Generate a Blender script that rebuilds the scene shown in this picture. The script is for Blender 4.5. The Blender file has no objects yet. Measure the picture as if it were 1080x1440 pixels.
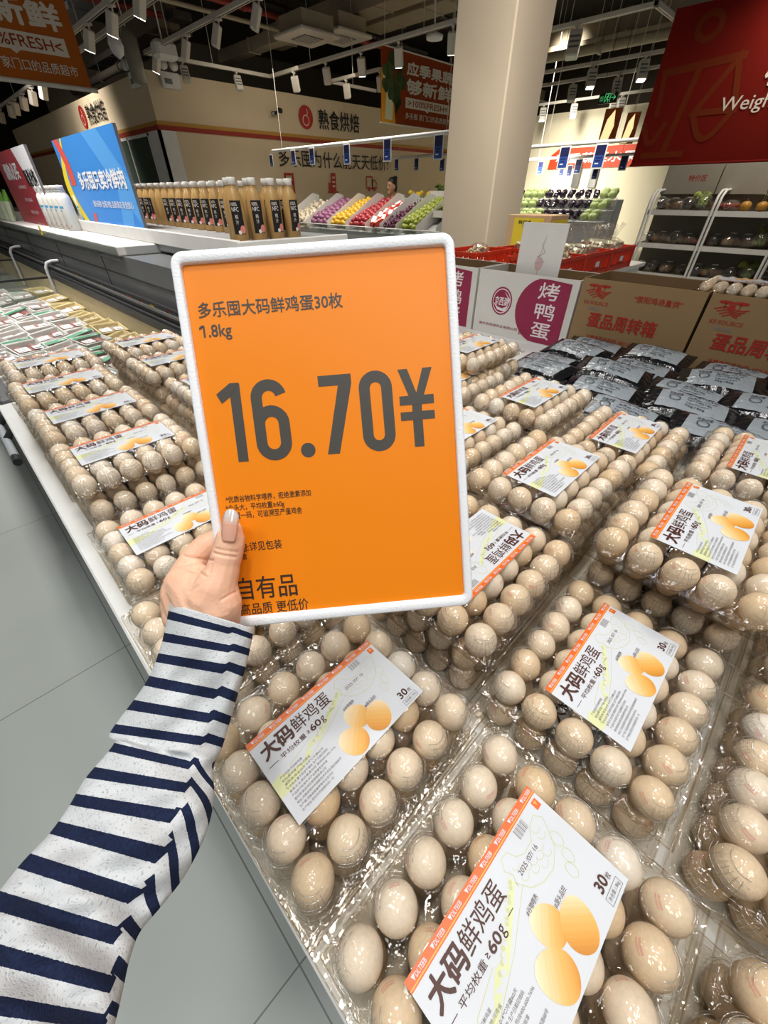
import bpy, bmesh, math, random
import numpy as np
from mathutils import Vector, Matrix, Euler
random.seed(7); rng = np.random.default_rng(7)
sc = bpy.context.scene
COL = sc.collection
PI = math.pi
R = math.radians

# ---------------------------------------------------------------- camera
CAMZ = 1.43
FPX, HOR = 553.0, 448.0
PITCH = math.atan2(HOR, FPX)
S2 = math.sqrt(.5)
HD = Vector((S2, S2, 0)); RT = Vector((S2, -S2, 0)); UPW = Vector((0, 0, 1))
FW = HD*math.cos(PITCH) - UPW*math.sin(PITCH)
UP = HD*math.sin(PITCH) + UPW*math.cos(PITCH)
EYE = Vector((0, 0, CAMZ))
cam_d = bpy.data.cameras.new('camera'); cam = bpy.data.objects.new('camera', cam_d); COL.objects.link(cam)
cam.matrix_world = Matrix(((RT.x, UP.x, -FW.x, 0), (RT.y, UP.y, -FW.y, 0), (RT.z, UP.z, -FW.z, CAMZ), (0, 0, 0, 1)))
cam_d.sensor_fit = 'VERTICAL'; cam_d.sensor_height = 24.0; cam_d.lens = FPX/1440*24.0
cam_d.clip_start = .01; cam_d.clip_end = 200
sc.camera = cam
sc.view_settings.view_transform = 'Standard'; sc.view_settings.look = 'None'
sc.view_settings.gamma = 1; sc.view_settings.use_curve_mapping = False
sc.view_settings.exposure = -1.3
sc.cycles.transparent_max_bounces = 24
sc.cycles.max_bounces = 6; sc.cycles.diffuse_bounces = 3; sc.cycles.glossy_bounces = 3
sc.cycles.caustics_reflective = False; sc.cycles.caustics_refractive = False
sc.cycles.sample_clamp_indirect = 4

# measuring helpers: where a line of sight meets a level, or an upright plane, of the shop
def ray(u, v): return FW*FPX + RT*(u-540) - UP*(v-720)
def at_z(u, v, z): d = ray(u, v); return EYE + d*((z-CAMZ)/d.z)
def at_x(u, v, x): d = ray(u, v); return EYE + d*(x/d.x)
def at_y(u, v, y): d = ray(u, v); return EYE + d*(y/d.y)

# ---------------------------------------------------------------- light
W = bpy.data.worlds.new('world'); sc.world = W; W.use_nodes = True
W.node_tree.nodes['Background'].inputs[0].default_value = (1, .95, .88, 1)
W.node_tree.nodes['Background'].inputs[1].default_value = .55
def area(name, loc, size, power, col=(1, .95, .88), tgt=None, spread=150):
    l = bpy.data.lights.new(name, 'AREA'); l.shape = 'RECTANGLE'; l.size, l.size_y = size
    l.energy = power; l.color = col; l.spread = R(spread)
    o = bpy.data.objects.new(name, l); COL.objects.link(o); o.location = loc
    d = (Vector(tgt)-Vector(loc)) if tgt is not None else Vector((0, 0, -1))
    o.rotation_euler = d.to_track_quat('-Z', 'Y').to_euler(); return o
def spot(name, loc, tgt, power, ang=60, col=(1, .96, .9), rad=.05, blend=.5):
    l = bpy.data.lights.new(name, 'SPOT'); l.energy = power; l.spot_size = R(ang); l.spot_blend = blend
    l.color = col; l.shadow_soft_size = rad
    o = bpy.data.objects.new(name, l); COL.objects.link(o); o.location = loc
    o.rotation_euler = (Vector(tgt)-Vector(loc)).to_track_quat('-Z', 'Y').to_euler(); return o
# ceiling lamps over the egg table
area('table_lamp', (.2, .2, 3.5), (.35, .35), 31, (1, .98, .96), None, 130)
area('table_lamp', (1.2, .3, 3.5), (.3, .3), 17, (1, .97, .93), None, 110)
area('table_lamp', (.4, 1.7, 3.5), (.3, .3), 24, (1, .97, .93), None, 120)
area('aisle_and_fill_lamp', (-1.3, .3, 3.6), (.8, .8), 40, (.95, 1, 1), None, 140)
area('aisle_and_fill_lamp', (-.5, -1.4, 3.3), (.8, .8), 24, (1, .98, .95), (.3, .3, .9), 140)  # added fill from behind the camera, softens the shading on the eggs
for i, (x, y, tx, ty) in enumerate([(-.6, -.3, .3, .2), (.3, 2.2, .3, 1.4), (1.2, 1.4, .9, .5), (1.7, -.6, .8, .0), (.4, -.9, .2, -.1)]):
    spot('table_spot', (x, y, 3.3), (tx, ty, .9), 58, 50, (1, .97, .93), .03)
area('chest_lamp', (.5, 4.2, 3.4), (.4, 2.5), 150, (1, .97, .93), None, 110)
spot('board_spot', (-1.2, 4.0, 3.4), (1.1, 4.2, 1.4), 160, 55)
spot('bottle_spot', (-.1, 1.2, 3.4), (1.35, 2.6, 1.3), 110, 50)
area('fruit_lamp', (6.8, 8.2, 3.4), (.8, 4), 260, (1, .93, .82), None, 120)
area('deli_lamp', (8.0, 10.2, 3.5), (4, .5), 22, (1, .9, .75), (8.5, 12, 2.3), 150)
area('deli_lamp', (2.6, 15, 3.5), (.6, 4), 170, (1, .95, .9), (5, 16, 2.2), 95)
area('far_lamp', (12.8, 7.5, 3.0), (.6, 4), 380, (1, .95, .82), (16.5, 7.6, .4), 90)
area('vegetable_lamp', (9.6, 5.0, 3.3), (1, 2), 160, (1, .95, .85), None, 120)
area('shelf_lamp', (7.05, 1.1, 3.3), (.3, 2.6), 110, (1, .93, .82), (7.8, 1.1, .7), 140)
area('counter_lamp', (3.2, 1.8, 3.4), (.5, .5), 40, (1, .93, .82), None, 110)
spot('counter_fill', (4.6, -1.2, 3.3), (3.8, 1.1, .7), 70, 40)  # added fill to brighten the counter's end panel
spot('pillar_spot', (3.2, 4.4, 3.4), (4.3, 3.3, 1.2), 60, 50, (1, .9, .75))
area('pillar_fill', (3.1, 1.7, 3.4), (.5, .5), 42, (1, .9, .78), (4.3, 2.9, 1.2), 110)  # added fill for the dim column, not a fixture of the shop

# ---------------------------------------------------------------- materials
def srgb(c):
    if isinstance(c, str):
        c = c.lstrip('#'); c = [int(c[i:i+2], 16)/255 for i in (0, 2, 4)]
    return tuple(((x+.055)/1.055)**2.4 if x > .04045 else x/12.92 for x in c[:3]) + (1,)
MATS = {}
def nd(nt, t, **kw):
    n = nt.nodes.new(t)
    for k, v in kw.items():
        if k in n.inputs: n.inputs[k].default_value = v
        else: setattr(n, k, v)
    return n
def mat(name, col, rough=.5, spec=.4, metal=0, bump=None, var=(8, .06), emit=0, coat=0, sss=0, alpha=1):
    if name in MATS: return MATS[name]
    m = bpy.data.materials.new(name); m.use_nodes = True; nt = m.node_tree
    b = nt.nodes['Principled BSDF']; c = srgb(col)
    b.inputs['Roughness'].default_value = rough; b.inputs['Metallic'].default_value = metal
    b.inputs['Specular IOR Level'].default_value = spec; b.inputs['Coat Weight'].default_value = coat
    if sss:
        b.inputs['Subsurface Weight'].default_value = sss; b.inputs['Subsurface Radius'].default_value = (.012, .004, .002)
        b.inputs['Subsurface Scale'].default_value = 1
    tc = nd(nt, 'ShaderNodeTexCoord')
    if var:
        n = nd(nt, 'ShaderNodeTexNoise', Scale=var[0], Detail=4.0)
        nt.links.new(tc.outputs['Object'], n.inputs['Vector'])
        r = nd(nt, 'ShaderNodeMapRange'); r.inputs[3].default_value = 1-var[1]*1.5; r.inputs[4].default_value = 1+var[1]*1.5
        nt.links.new(n.outputs[0], r.inputs[0])
        x = nd(nt, 'ShaderNodeMix', data_type='RGBA', blend_type='MULTIPLY'); x.inputs[0].default_value = 1
        x.inputs[6].default_value = c; nt.links.new(r.outputs[0], x.inputs[7])
        nt.links.new(x.outputs[2], b.inputs['Base Color'])
    else: b.inputs['Base Color'].default_value = c
    if bump:
        n = nd(nt, 'ShaderNodeTexNoise', Scale=bump[0], Detail=3.0); bp = nd(nt, 'ShaderNodeBump', Strength=bump[1], Distance=.01)
        nt.links.new(tc.outputs['Object'], n.inputs['Vector']); nt.links.new(n.outputs[0], bp.inputs['Height'])
        nt.links.new(bp.outputs[0], b.inputs['Normal'])
    if emit:
        b.inputs['Emission Color'].default_value = c; b.inputs['Emission Strength'].default_value = emit
    MATS[name] = m; return m
def clear(name, tint=(.97, .96, .94), refl=.10, rough=.06, vs=90, bs=.35, haze=0.03):
    if name in MATS: return MATS[name]
    m = bpy.data.materials.new(name); m.use_nodes = True; nt = m.node_tree
    for n in list(nt.nodes): nt.nodes.remove(n)
    out = nd(nt, 'ShaderNodeOutputMaterial'); tr = nd(nt, 'ShaderNodeBsdfTransparent'); tr.inputs[0].default_value = (*tint, 1)
    gl = nd(nt, 'ShaderNodeBsdfGlossy', Roughness=rough); gl.inputs[0].default_value = (1, 1, 1, 1)
    df = nd(nt, 'ShaderNodeBsdfDiffuse'); df.inputs[0].default_value = (.9, .9, .88, 1)
    tc = nd(nt, 'ShaderNodeTexCoord')
    vo = nd(nt, 'ShaderNodeTexVoronoi', feature='DISTANCE_TO_EDGE', Scale=vs)
    ns = nd(nt, 'ShaderNodeTexNoise', Scale=vs*.7, Detail=2.0)
    ad = nd(nt, 'ShaderNodeMath', operation='ADD')
    nt.links.new(tc.outputs['Object'], vo.inputs['Vector']); nt.links.new(tc.outputs['Object'], ns.inputs['Vector'])
    nt.links.new(vo.outputs['Distance'], ad.inputs[0]); nt.links.new(ns.outputs[0], ad.inputs[1])
    bp = nd(nt, 'ShaderNodeBump', Strength=bs, Distance=.004); nt.links.new(ad.outputs[0], bp.inputs['Height'])
    nt.links.new(bp.outputs[0], gl.inputs['Normal'])
    fr = nd(nt, 'ShaderNodeLayerWeight', Blend=.35); nt.links.new(bp.outputs[0], fr.inputs['Normal'])
    mr = nd(nt, 'ShaderNodeMapRange'); mr.inputs[3].default_value = refl; mr.inputs[4].default_value = min(.6, refl*5)
    nt.links.new(fr.outputs['Facing'], mr.inputs[0])
    mx0 = nd(nt, 'ShaderNodeMixShader'); mx0.inputs[0].default_value = haze
    nt.links.new(tr.outputs[0], mx0.inputs[1]); nt.links.new(df.outputs[0], mx0.inputs[2])
    mx = nd(nt, 'ShaderNodeMixShader'); nt.links.new(mr.outputs[0], mx.inputs[0])
    nt.links.new(mx0.outputs[0], mx.inputs[1]); nt.links.new(gl.outputs[0], mx.inputs[2]); nt.links.new(mx.outputs[0], out.inputs[0])
    MATS[name] = m; return m

# ---------------------------------------------------------------- mesh builder
TXT = {}
def text2d(s, bold=0.0):
    k = (s, bold)
    if k in TXT: return TXT[k]
    cu = bpy.data.curves.new('glyphs', 'FONT'); cu.body = s; cu.offset = bold; cu.resolution_u = 3; cu.fill_mode = 'FRONT'
    o = bpy.data.objects.new('glyphs', cu); COL.objects.link(o)
    dg = bpy.context.evaluated_depsgraph_get(); me = bpy.data.meshes.new_from_object(o.evaluated_get(dg))
    v = np.zeros(len(me.vertices)*3); me.vertices.foreach_get('co', v); v = v.reshape(-1, 3)[:, :2]
    f = [tuple(p.vertices) for p in me.polygons]
    bpy.data.objects.remove(o); bpy.data.meshes.remove(me); bpy.data.curves.remove(cu)
    lo, hi = v.min(0), v.max(0); asp = (hi[0]-lo[0])/max(1e-9, hi[1]-lo[1])
    v = (v-lo)/np.maximum(hi-lo, 1e-9)
    TXT[k] = (v, f, asp); return TXT[k]

class MB:
    def __init__(s): s.v = []; s.f = []; s.mi = []; s.sm = []; s.mats = []; s.M = Matrix()
    def add(s, vs, fs, m, smooth=False, M=None):
        MM = s.M if M is None else s.M @ M
        n = len(s.v)
        a = np.array([tuple(v) for v in vs], float); Mn = np.array(MM)
        a = a @ Mn[:3, :3].T + Mn[:3, 3]
        s.v.extend(map(tuple, a))
        if m not in s.mats: s.mats.append(m)
        i = s.mats.index(m)
        for f in fs: s.f.append(tuple(n+q for q in f)); s.mi.append(i); s.sm.append(smooth)
        return s
    def box(s, x0, x1, y0, y1, z0, z1, m, b=0, M=None):
        if b <= 0:
            vs = [(x, y, z) for x in (x0, x1) for y in (y0, y1) for z in (z0, z1)]
            return s.add(vs, [(0, 1, 3, 2), (4, 6, 7, 5), (0, 4, 5, 1), (2, 3, 7, 6), (0, 2, 6, 4), (1, 5, 7, 3)], m, False, M)
        c = Vector(((x0+x1)/2, (y0+y1)/2, (z0+z1)/2)); h = Vector(((x1-x0)/2, (y1-y0)/2, (z1-z0)/2))
        b = min(b, h.x*.49, h.y*.49, h.z*.49); vs = []; ix = {}
        for sx in (-1, 1):
            for sy in (-1, 1):
                for sz in (-1, 1):
                    for ax in range(3):
                        p = [sx*(h.x-(b if ax != 0 else 0)), sy*(h.y-(b if ax != 1 else 0)), sz*(h.z-(b if ax != 2 else 0))]
                        ix[(sx, sy, sz, ax)] = len(vs); vs.append((c.x+p[0], c.y+p[1], c.z+p[2]))
        fs = []
        for ax in range(3):
            o1, o2 = [(1, 2), (2, 0), (0, 1)][ax]
            for sg in (-1, 1):
                q = []
                for a, d in ((-1, -1), (1, -1), (1, 1), (-1, 1)):
                    k = [0, 0, 0]; k[ax] = sg; k[o1] = a; k[o2] = d; q.append(ix[(*k, ax)])
                fs.append(tuple(q if sg > 0 else q[::-1]))
        for ax in range(3):
            o1, o2 = [(1, 2), (2, 0), (0, 1)][ax]
            for a in (-1, 1):
                for d in (-1, 1):
                    k0 = [0, 0, 0]; k1 = [0, 0, 0]; k0[ax] = -1; k1[ax] = 1
                    k0[o1] = k1[o1] = a; k0[o2] = k1[o2] = d
                    q = [ix[(*k0, o1)], ix[(*k1, o1)], ix[(*k1, o2)], ix[(*k0, o2)]]
                    fs.append(tuple(q if a*d > 0 else q[::-1]))
        for sx in (-1, 1):
            for sy in (-1, 1):
                for sz in (-1, 1):
                    q = [ix[(sx, sy, sz, k)] for k in range(3)]; fs.append(tuple(q if sx*sy*sz > 0 else q[::-1]))
        return s.add(vs, fs, m, False, M)
    def tube(s, pts, r, m, n=8, caps=True, M=None, rb=None):
        pts = [Vector(p) for p in pts]; rs = r if isinstance(r, (list, tuple)) else [r]*len(pts)
        vs = []; prev = None
        for i, p in enumerate(pts):
            t = (pts[min(i+1, len(pts)-1)]-pts[max(i-1, 0)]).normalized()
            if prev is None:
                a = Vector((0, 0, 1)) if abs(t.z) < .9 else Vector((1, 0, 0)); u = t.cross(a).normalized()
            else:
                u = prev - t*prev.dot(t); u.normalize()
            w = t.cross(u); prev = u
            for k in range(n):
                an = 2*PI*k/n; vs.append(p+(u*math.cos(an)+w*math.sin(an))*rs[i])
        fs = []
        for i in range(len(pts)-1):
            for k in range(n): fs.append((i*n+k, i*n+(k+1) % n, (i+1)*n+(k+1) % n, (i+1)*n+k))
        s.add(vs, fs, m, True, M)
        if caps:
            s.add(vs[:n], [tuple(range(n))[::-1]], m, False, M); s.add(vs[-n:], [tuple(range(n))], m, False, M)
        return s
    def lathe(s, prof, m, n=16, M=None, smooth=True):
        vs = []; fs = []
        for r, z in prof:
            for k in range(n): an = 2*PI*k/n; vs.append((r*math.cos(an), r*math.sin(an), z))
        for i in range(len(prof)-1):
            for k in range(n): fs.append((i*n+k, i*n+(k+1) % n, (i+1)*n+(k+1) % n, (i+1)*n+k))
        if prof[0][0] > 1e-6: fs.append(tuple(range(n))[::-1])
        if prof[-1][0] > 1e-6: fs.append(tuple((len(prof)-1)*n+k for k in range(n)))
        return s.add(vs, fs, m, smooth, M)
    def ball(s, c, rx, ry, rz, m, nu=12, nv=8, M=None, lump=0):
        vs = []; fs = []
        for i in range(nv+1):
            t = PI*i/nv
            for k in range(nu):
                a = 2*PI*k/nu; q = 1+lump*random.uniform(-1, 1)*math.sin(t)
                vs.append((c[0]+rx*math.sin(t)*math.cos(a)*q, c[1]+ry*math.sin(t)*math.sin(a)*q, c[2]+rz*math.cos(t)*q))
        for i in range(nv):
            for k in range(nu): fs.append((i*nu+k, (i+1)*nu+k, (i+1)*nu+(k+1) % nu, i*nu+(k+1) % nu))
        return s.add(vs, fs, m, True, M)
    def poly(s, pts, m, z=0, M=None): return s.add([(p[0], p[1], z) for p in pts], [tuple(range(len(pts)))], m, False, M)
    def prism(s, pts, z0, z1, m, M=None):
        n = len(pts); vs = [(p[0], p[1], z0) for p in pts]+[(p[0], p[1], z1) for p in pts]
        fs = [tuple(range(n))[::-1], tuple(range(n, 2*n))]+[(i, (i+1) % n, n+(i+1) % n, n+i) for i in range(n)]
        return s.add(vs, fs, m, False, M)
    def ellipse(s, cx, cy, rx, ry, m, z=0, n=24, rot=0, M=None):
        return s.poly([(cx+rx*math.cos(2*PI*k/n)*math.cos(rot)-ry*math.sin(2*PI*k/n)*math.sin(rot),
                        cy+rx*math.cos(2*PI*k/n)*math.sin(rot)+ry*math.sin(2*PI*k/n)*math.cos(rot)) for k in range(n)], m, z, M)
    def ribbon(s, pts, w, m, z=0, M=None, closed=False):
        P = [Vector((p[0], p[1])) for p in pts]; n = len(P); vs = []
        for i in range(n):
            a = P[i-1] if (i > 0 or closed) else None; b = P[(i+1) % n] if (i < n-1 or closed) else None
            d1 = (P[i]-a).normalized() if a is not None else None; d2 = (b-P[i]).normalized() if b is not None else None
            if d1 is None: d1 = d2
            if d2 is None: d2 = d1
            n1 = Vector((-d1.y, d1.x)); n2 = Vector((-d2.y, d2.x)); mm = n1+n2
            if mm.length < 1e-6: mm = n1.copy()
            mm.normalize(); k = w/2/max(.35, mm.dot(n1))
            vs += [(P[i].x+mm.x*k, P[i].y+mm.y*k, z), (P[i].x-mm.x*k, P[i].y-mm.y*k, z)]
        fs = [(2*i+1, 2*((i+1) % n)+1, 2*((i+1) % n), 2*i) for i in range(n if closed else n-1)]
        return s.add(vs, fs, m, False, M)
    def text(s, t, x0, x1, y0, y1, m, z=0, bold=0.0, M=None, keep=False):
        v, f, asp = text2d(t, 0.0); d = max(0, bold)*.75*(y1-y0)
        x0 += d; x1 -= d; y0 += d; y1 -= d
        offs = [(0, 0)] if d == 0 else [(d*math.cos(a), d*math.sin(a)) for a in [2*PI*k/(8 if bold > .015 else 4)+.4 for k in range(8 if bold > .015 else 4)]]
        for q, (ox, oy) in enumerate(offs): s.add([(x0+ox+(x1-x0)*p[0], y0+oy+(y1-y0)*p[1], z+q*(.0012*(y1-y0)+6e-6)) for p in v], f, m, False, M)
        return s
    def mesh(s, name):
        me = bpy.data.meshes.new(name); me.from_pydata(s.v, [], s.f)
        for m in s.mats: me.materials.append(m)
        me.polygons.foreach_set('material_index', s.mi); me.polygons.foreach_set('use_smooth', s.sm); me.update(); return me
    def build(s, name, parent=None, loc=None, rot=None):
        o = bpy.data.objects.new(name, s.mesh(name)); COL.objects.link(o)
        if parent is not None: o.parent = parent
        if loc is not None: o.location = loc
        if rot is not None: o.rotation_euler = rot
        return o
def tag(o, label, cat, group=None):
    o['label'] = label; o['category'] = cat
    if group: o['group'] = group
    return o
def thing(name, label, cat, loc=(0, 0, 0), rz=0, group=None):
    o = bpy.data.objects.new(name, None); COL.objects.link(o); o.location = loc; o.rotation_euler = (0, 0, rz)
    o.empty_display_size = .05
    return tag(o, label, cat, group)
def struct(o): o['kind'] = 'structure'; return o
def dup(root, loc=None, rot=None, label=None, group=None, scale=None):
    r = root.copy(); COL.objects.link(r)
    if loc is not None: r.location = loc
    if rot is not None: r.rotation_euler = rot
    if scale is not None: r.scale = scale
    if label: r['label'] = label
    if group: r['group'] = group
    for ch in list(root.children):
        c = ch.copy(); COL.objects.link(c); c.parent = r
        for g in ch.children:
            d = g.copy(); COL.objects.link(d); d.parent = c
    return r
ORD = ['first', 'second', 'third', 'fourth', 'fifth', 'sixth', 'seventh', 'eighth', 'ninth', 'tenth', 'eleventh', 'twelfth',
       'thirteenth', 'fourteenth', 'fifteenth', 'sixteenth', 'seventeenth', 'eighteenth', 'nineteenth', 'twentieth', 'last']
def frame_x(x, y, z):   # a board facing the shopper on the -X side: local x runs to -Y, local y runs up
    return Matrix(((0, 0, -1, x), (-1, 0, 0, y), (0, 1, 0, z), (0, 0, 0, 1)))
def frame_y(x, y, z):   # a board facing the -Y side: local x runs to +X, local y runs up
    return Matrix(((1, 0, 0, x), (0, 0, -1, y), (0, 1, 0, z), (0, 0, 0, 1)))

M_white = mat('white_paint', 'e9e7e2', .45)
M_wall = mat('cream_wall_paint', 'dcc9a8', .7, .2, var=(3, .03))
M_black = mat('black_print', '1d1a1a', .6)
M_red = mat('red_print', 'b02a22', .55)
M_metal = mat('brushed_metal', 'a9a9a6', .3, metal=.9, var=(30, .05))
M_grey = mat('grey_plastic', '77787a', .5)
M_dark = mat('dark_plastic', '242527', .45)
M_track = mat('white_track_paint', 'd9d2c4', .45)

# ---------------------------------------------------------------- the setting
def floor_mat():
    m = bpy.data.materials.new('grey_floor_tile'); m.use_nodes = True; nt = m.node_tree; b = nt.nodes['Principled BSDF']
    tc = nd(nt, 'ShaderNodeTexCoord'); sp = nd(nt, 'ShaderNodeSeparateXYZ'); nt.links.new(tc.outputs['Object'], sp.inputs[0])
    def line(sock, off, per, w):
        a = nd(nt, 'ShaderNodeMath', operation='SUBTRACT'); a.inputs[1].default_value = off; nt.links.new(sock, a.inputs[0])
        q = nd(nt, 'ShaderNodeMath', operation='PINGPONG'); q.inputs[1].default_value = per/2; nt.links.new(a.outputs[0], q.inputs[0])
        c = nd(nt, 'ShaderNodeMath', operation='LESS_THAN'); c.inputs[1].default_value = w; nt.links.new(q.outputs[0], c.inputs[0]); return c.outputs[0]
    lx = line(sp.outputs['X'], -.108, .6, .0018); ly = line(sp.outputs['Y'], .177, 1.2, .0018)
    mx = nd(nt, 'ShaderNodeMath', operation='MAXIMUM'); nt.links.new(lx, mx.inputs[0]); nt.links.new(ly, mx.inputs[1])
    n = nd(nt, 'ShaderNodeTexNoise', Scale=1.3, Detail=3.0); nt.links.new(tc.outputs['Object'], n.inputs['Vector'])
    cr = nd(nt, 'ShaderNodeMix', data_type='RGBA'); cr.inputs[6].default_value = srgb('999e9b'); cr.inputs[7].default_value = srgb('adb2ae'); nt.links.new(n.outputs[0], cr.inputs[0])
    c2 = nd(nt, 'ShaderNodeMix', data_type='RGBA'); nt.links.new(mx.outputs[0], c2.inputs[0]); nt.links.new(cr.outputs[2], c2.inputs[6]); c2.inputs[7].default_value = srgb('6a6c69')
    nt.links.new(c2.outputs[2], b.inputs['Base Color']); b.inputs['Roughness'].default_value = .28; b.inputs['Specular IOR Level'].default_value = .35
    return m
struct(MB().box(-6, 20, -5, 27, -.1, 0, floor_mat()).build('floor'))
struct(MB().box(-6, 22, -5, 30, 5.6, 5.7, mat('dark_ceiling_paint', '524b40', .8, .1)).build('ceiling'))
M_up = mat('dark_upper_wall_paint', '6d6453', .8, .1)
struct(MB().box(5, 16.6, 12, 12.12, 0, 3.42, M_wall).build('wall_back'))
struct(MB().box(5, 5.12, 12.12, 26.4, 0, 3.42, M_wall).build('wall_left'))
struct(MB().box(16.5, 16.62, -3, 12, 0, 3.42, mat('far_cream_wall_paint', 'efe4c8', .7, .2, var=(3, .03))).build('wall_right'))
struct(MB().box(-6, 20, 26.4, 26.5, 0, 5.6, mat('dark_end_wall_paint', '2f2b26', .85, .1)).build('wall_end'))
struct(MB().box(19.9, 20, -5, 30, 0, 5.6, M_up).box(5, 20, 19.9, 20, 3.4, 5.6, M_up).build('wall_far'))
M_yel = mat('ochre_band_paint', 'b98a3a', .6); M_bred = mat('dark_red_band_paint', '9c3320', .6)
struct(MB().box(4.985, 16.5, 11.985, 12, 2.6, 2.665, M_yel).box(4.985, 16.5, 11.98, 12, 2.52, 2.6, M_bred)
       .box(4.985, 5, 12, 26.3, 2.6, 2.665, M_yel).box(4.98, 5, 12, 26.3, 2.52, 2.6, M_bred).build('trim_1'))
struct(MB().box(4.96, 5.02, 11.96, 12.55, 0, 2.515, M_white).box(4.96, 5.35, 11.96, 12.02, 0, 2.515, M_white).build('trim_2'))
# serving window in the deli's left face
w = MB(); w.box(4.97, 5.0, 12.62, 15.2, 1.05, 2.45, mat('serving_window_glass', '4d5a4e', .12, .6))
for a, b_ in ((12.56, 12.62), (13.9, 13.96), (15.2, 15.26)): w.box(4.95, 5.01, a, b_, 1.0, 2.5, M_white)
w.box(4.95, 5.01, 12.56, 15.26, 2.45, 2.5, M_white).box(4.95, 5.01, 12.56, 15.26, 1.0, 1.05, M_white)
struct(w.build('window_1'))
# column
pc = Vector((4.2, 2.72)); 
struct(MB().box(4.2, 4.8, 2.72, 3.32, 0, 5.6, mat('column_paint', 'd8ccb8', .55, .25, var=(2, .02)), .012).build('column'))

# lettering on the deli walls
def deli_sign(M, label, name='wall_sign'):
    t = thing(name, label, 'sign', M.to_translation()); Mi = Matrix.Translation(-M.to_translation()) @ M
    d = MB(); d.M = Mi; d.ellipse(0, 0, .23, .23, M_red, .012, 28); d.prism([(.23*math.cos(2*PI*k/28), .23*math.sin(2*PI*k/28)) for k in range(28)], 0, .011, M_red)
    mw = mat('pale_print', 'e6d3bf', .6)
    d.ribbon([(.1*math.cos(a)-.01, .1*math.sin(a)-.06) for a in [2*PI*k/16 for k in range(16)]], .02, mw, .014, closed=True)
    d.ribbon([(.03, .03), (.06, .1), (.03, .16)], .02, mw, .014); d.build('logo_disc', t)
    b = MB(); b.M = Mi; b.text('熟食烘焙', .42, 1.92, -.2, .2, M_black, .012, .02); b.build('lettering', t)
    return t
p = at_y(430, 165, 11.985); deli_sign(frame_y(p.x, 11.985, p.z), 'red logo disc and black lettering high on the wall facing the fruit stand')
p = at_x(117, 165, 4.985); deli_sign(frame_x(4.985, p.y, p.z), 'narrow red disc and black lettering above the blue board, on the left wall')
t = thing('wall_slogan', 'long black question slogan on the cream wall behind the fruit', 'sign', (8, 11.98, 2.2))
b = MB(); b.text('多乐囤为什么能天天低价?', 0, 4.2, -.2, .16, M_black, .004, .012, frame_y(0, 0, 0)); b.build('lettering', t)
for k, (u, v, lab) in enumerate([(407, 258, 'small red till receipt icon on the cream wall'), (468, 257, 'small red building icon on the cream wall'), (522, 258, 'small red delivery truck icon on the cream wall')]):
    p = at_y(u, v, 11.98); d = MB(); d.M = frame_y(0, 0, 0)
    if k == 0:
        d.ribbon([(-.12, -.2), (.14, -.2), (.14, .2), (-.12, .2)], .05, M_red, .004, closed=True); d.box(-.12, .14, -.03, .06, 0, .005, M_red); d.box(-.02, .1, -.14, -.1, 0, .005, M_red)
    elif k == 1:
        d.box(-.06, .12, -.2, .22, 0, .005, M_red); d.box(-.16, -.08, -.2, 0, 0, .005, M_red); d.box(-.2, .2, -.24, -.2, 0, .005, M_red)
        for q in range(3): d.box(-.02, .08, -.1+q*.1, -.06+q*.1, .004, .007, M_wall)
    else:
        d.ribbon([(-.2, -.12), (.06, -.12), (.06, .16), (-.2, .16)], .035, M_red, .004, closed=True)
        d.ribbon([(.06, -.12), (.24, -.12), (.24, .0), (.16, .08), (.06, .08)], .035, M_red, .004, closed=True)
        for q in (-.1, .14): d.ellipse(q, -.14, .06, .06, M_red, .005, 14)
    tag(d.build('wall_icon', None, p), lab, 'sign')
# camera and twin emergency lamps on the deli wall
p = at_y(386, 159, 11.95)
c = MB(); c.tube([(0, .03, 0), (0, -.1, 0)], .035, M_dark, 10).tube([(.06, -.1, .05), (.1, -.18, .03)], .05, M_dark, 10).tube([(0, -.1, 0), (.06, -.1, .05)], .02, M_dark, 8).ball((-.09, -.06, -.02), .05, .05, .05, M_metal, 8, 6).tube([(-.09, -.06, -.02), (0, -.06, 0)], .015, M_dark, 6)
tag(c.build('security_camera', None, p), 'small dark security camera on the cream deli wall', 'camera')
for i, (P_, M_, lab) in enumerate([(at_y(240, 113, 11.93), frame_y(0, 0, 0), 'twin emergency lamp on the wall right of the deli corner'), (at_x(188, 112, 4.93), frame_x(0, 0, 0), 'twin emergency lamp on the wall left of the deli corner')]):
    t = thing('emergency_lamp', lab, 'lamp', P_)
    b = MB(); b.M = M_; b.box(-.2, .2, -.12, .12, -.06, .02, M_white, .01); b.box(-.14, .02, -.06, .02, .021, .023, M_grey); b.build('housing', t)
    for q in (-.12, .1):
        b = MB(); b.M = M_; b.lathe([(.02, .0), (.085, .02), (.09, .09), (.0, .1)], mat('lamp_glass', 'e9e9e4', .2), 12, Matrix.Translation((q, .22, 0))); b.build('lamp_head', t)

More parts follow.
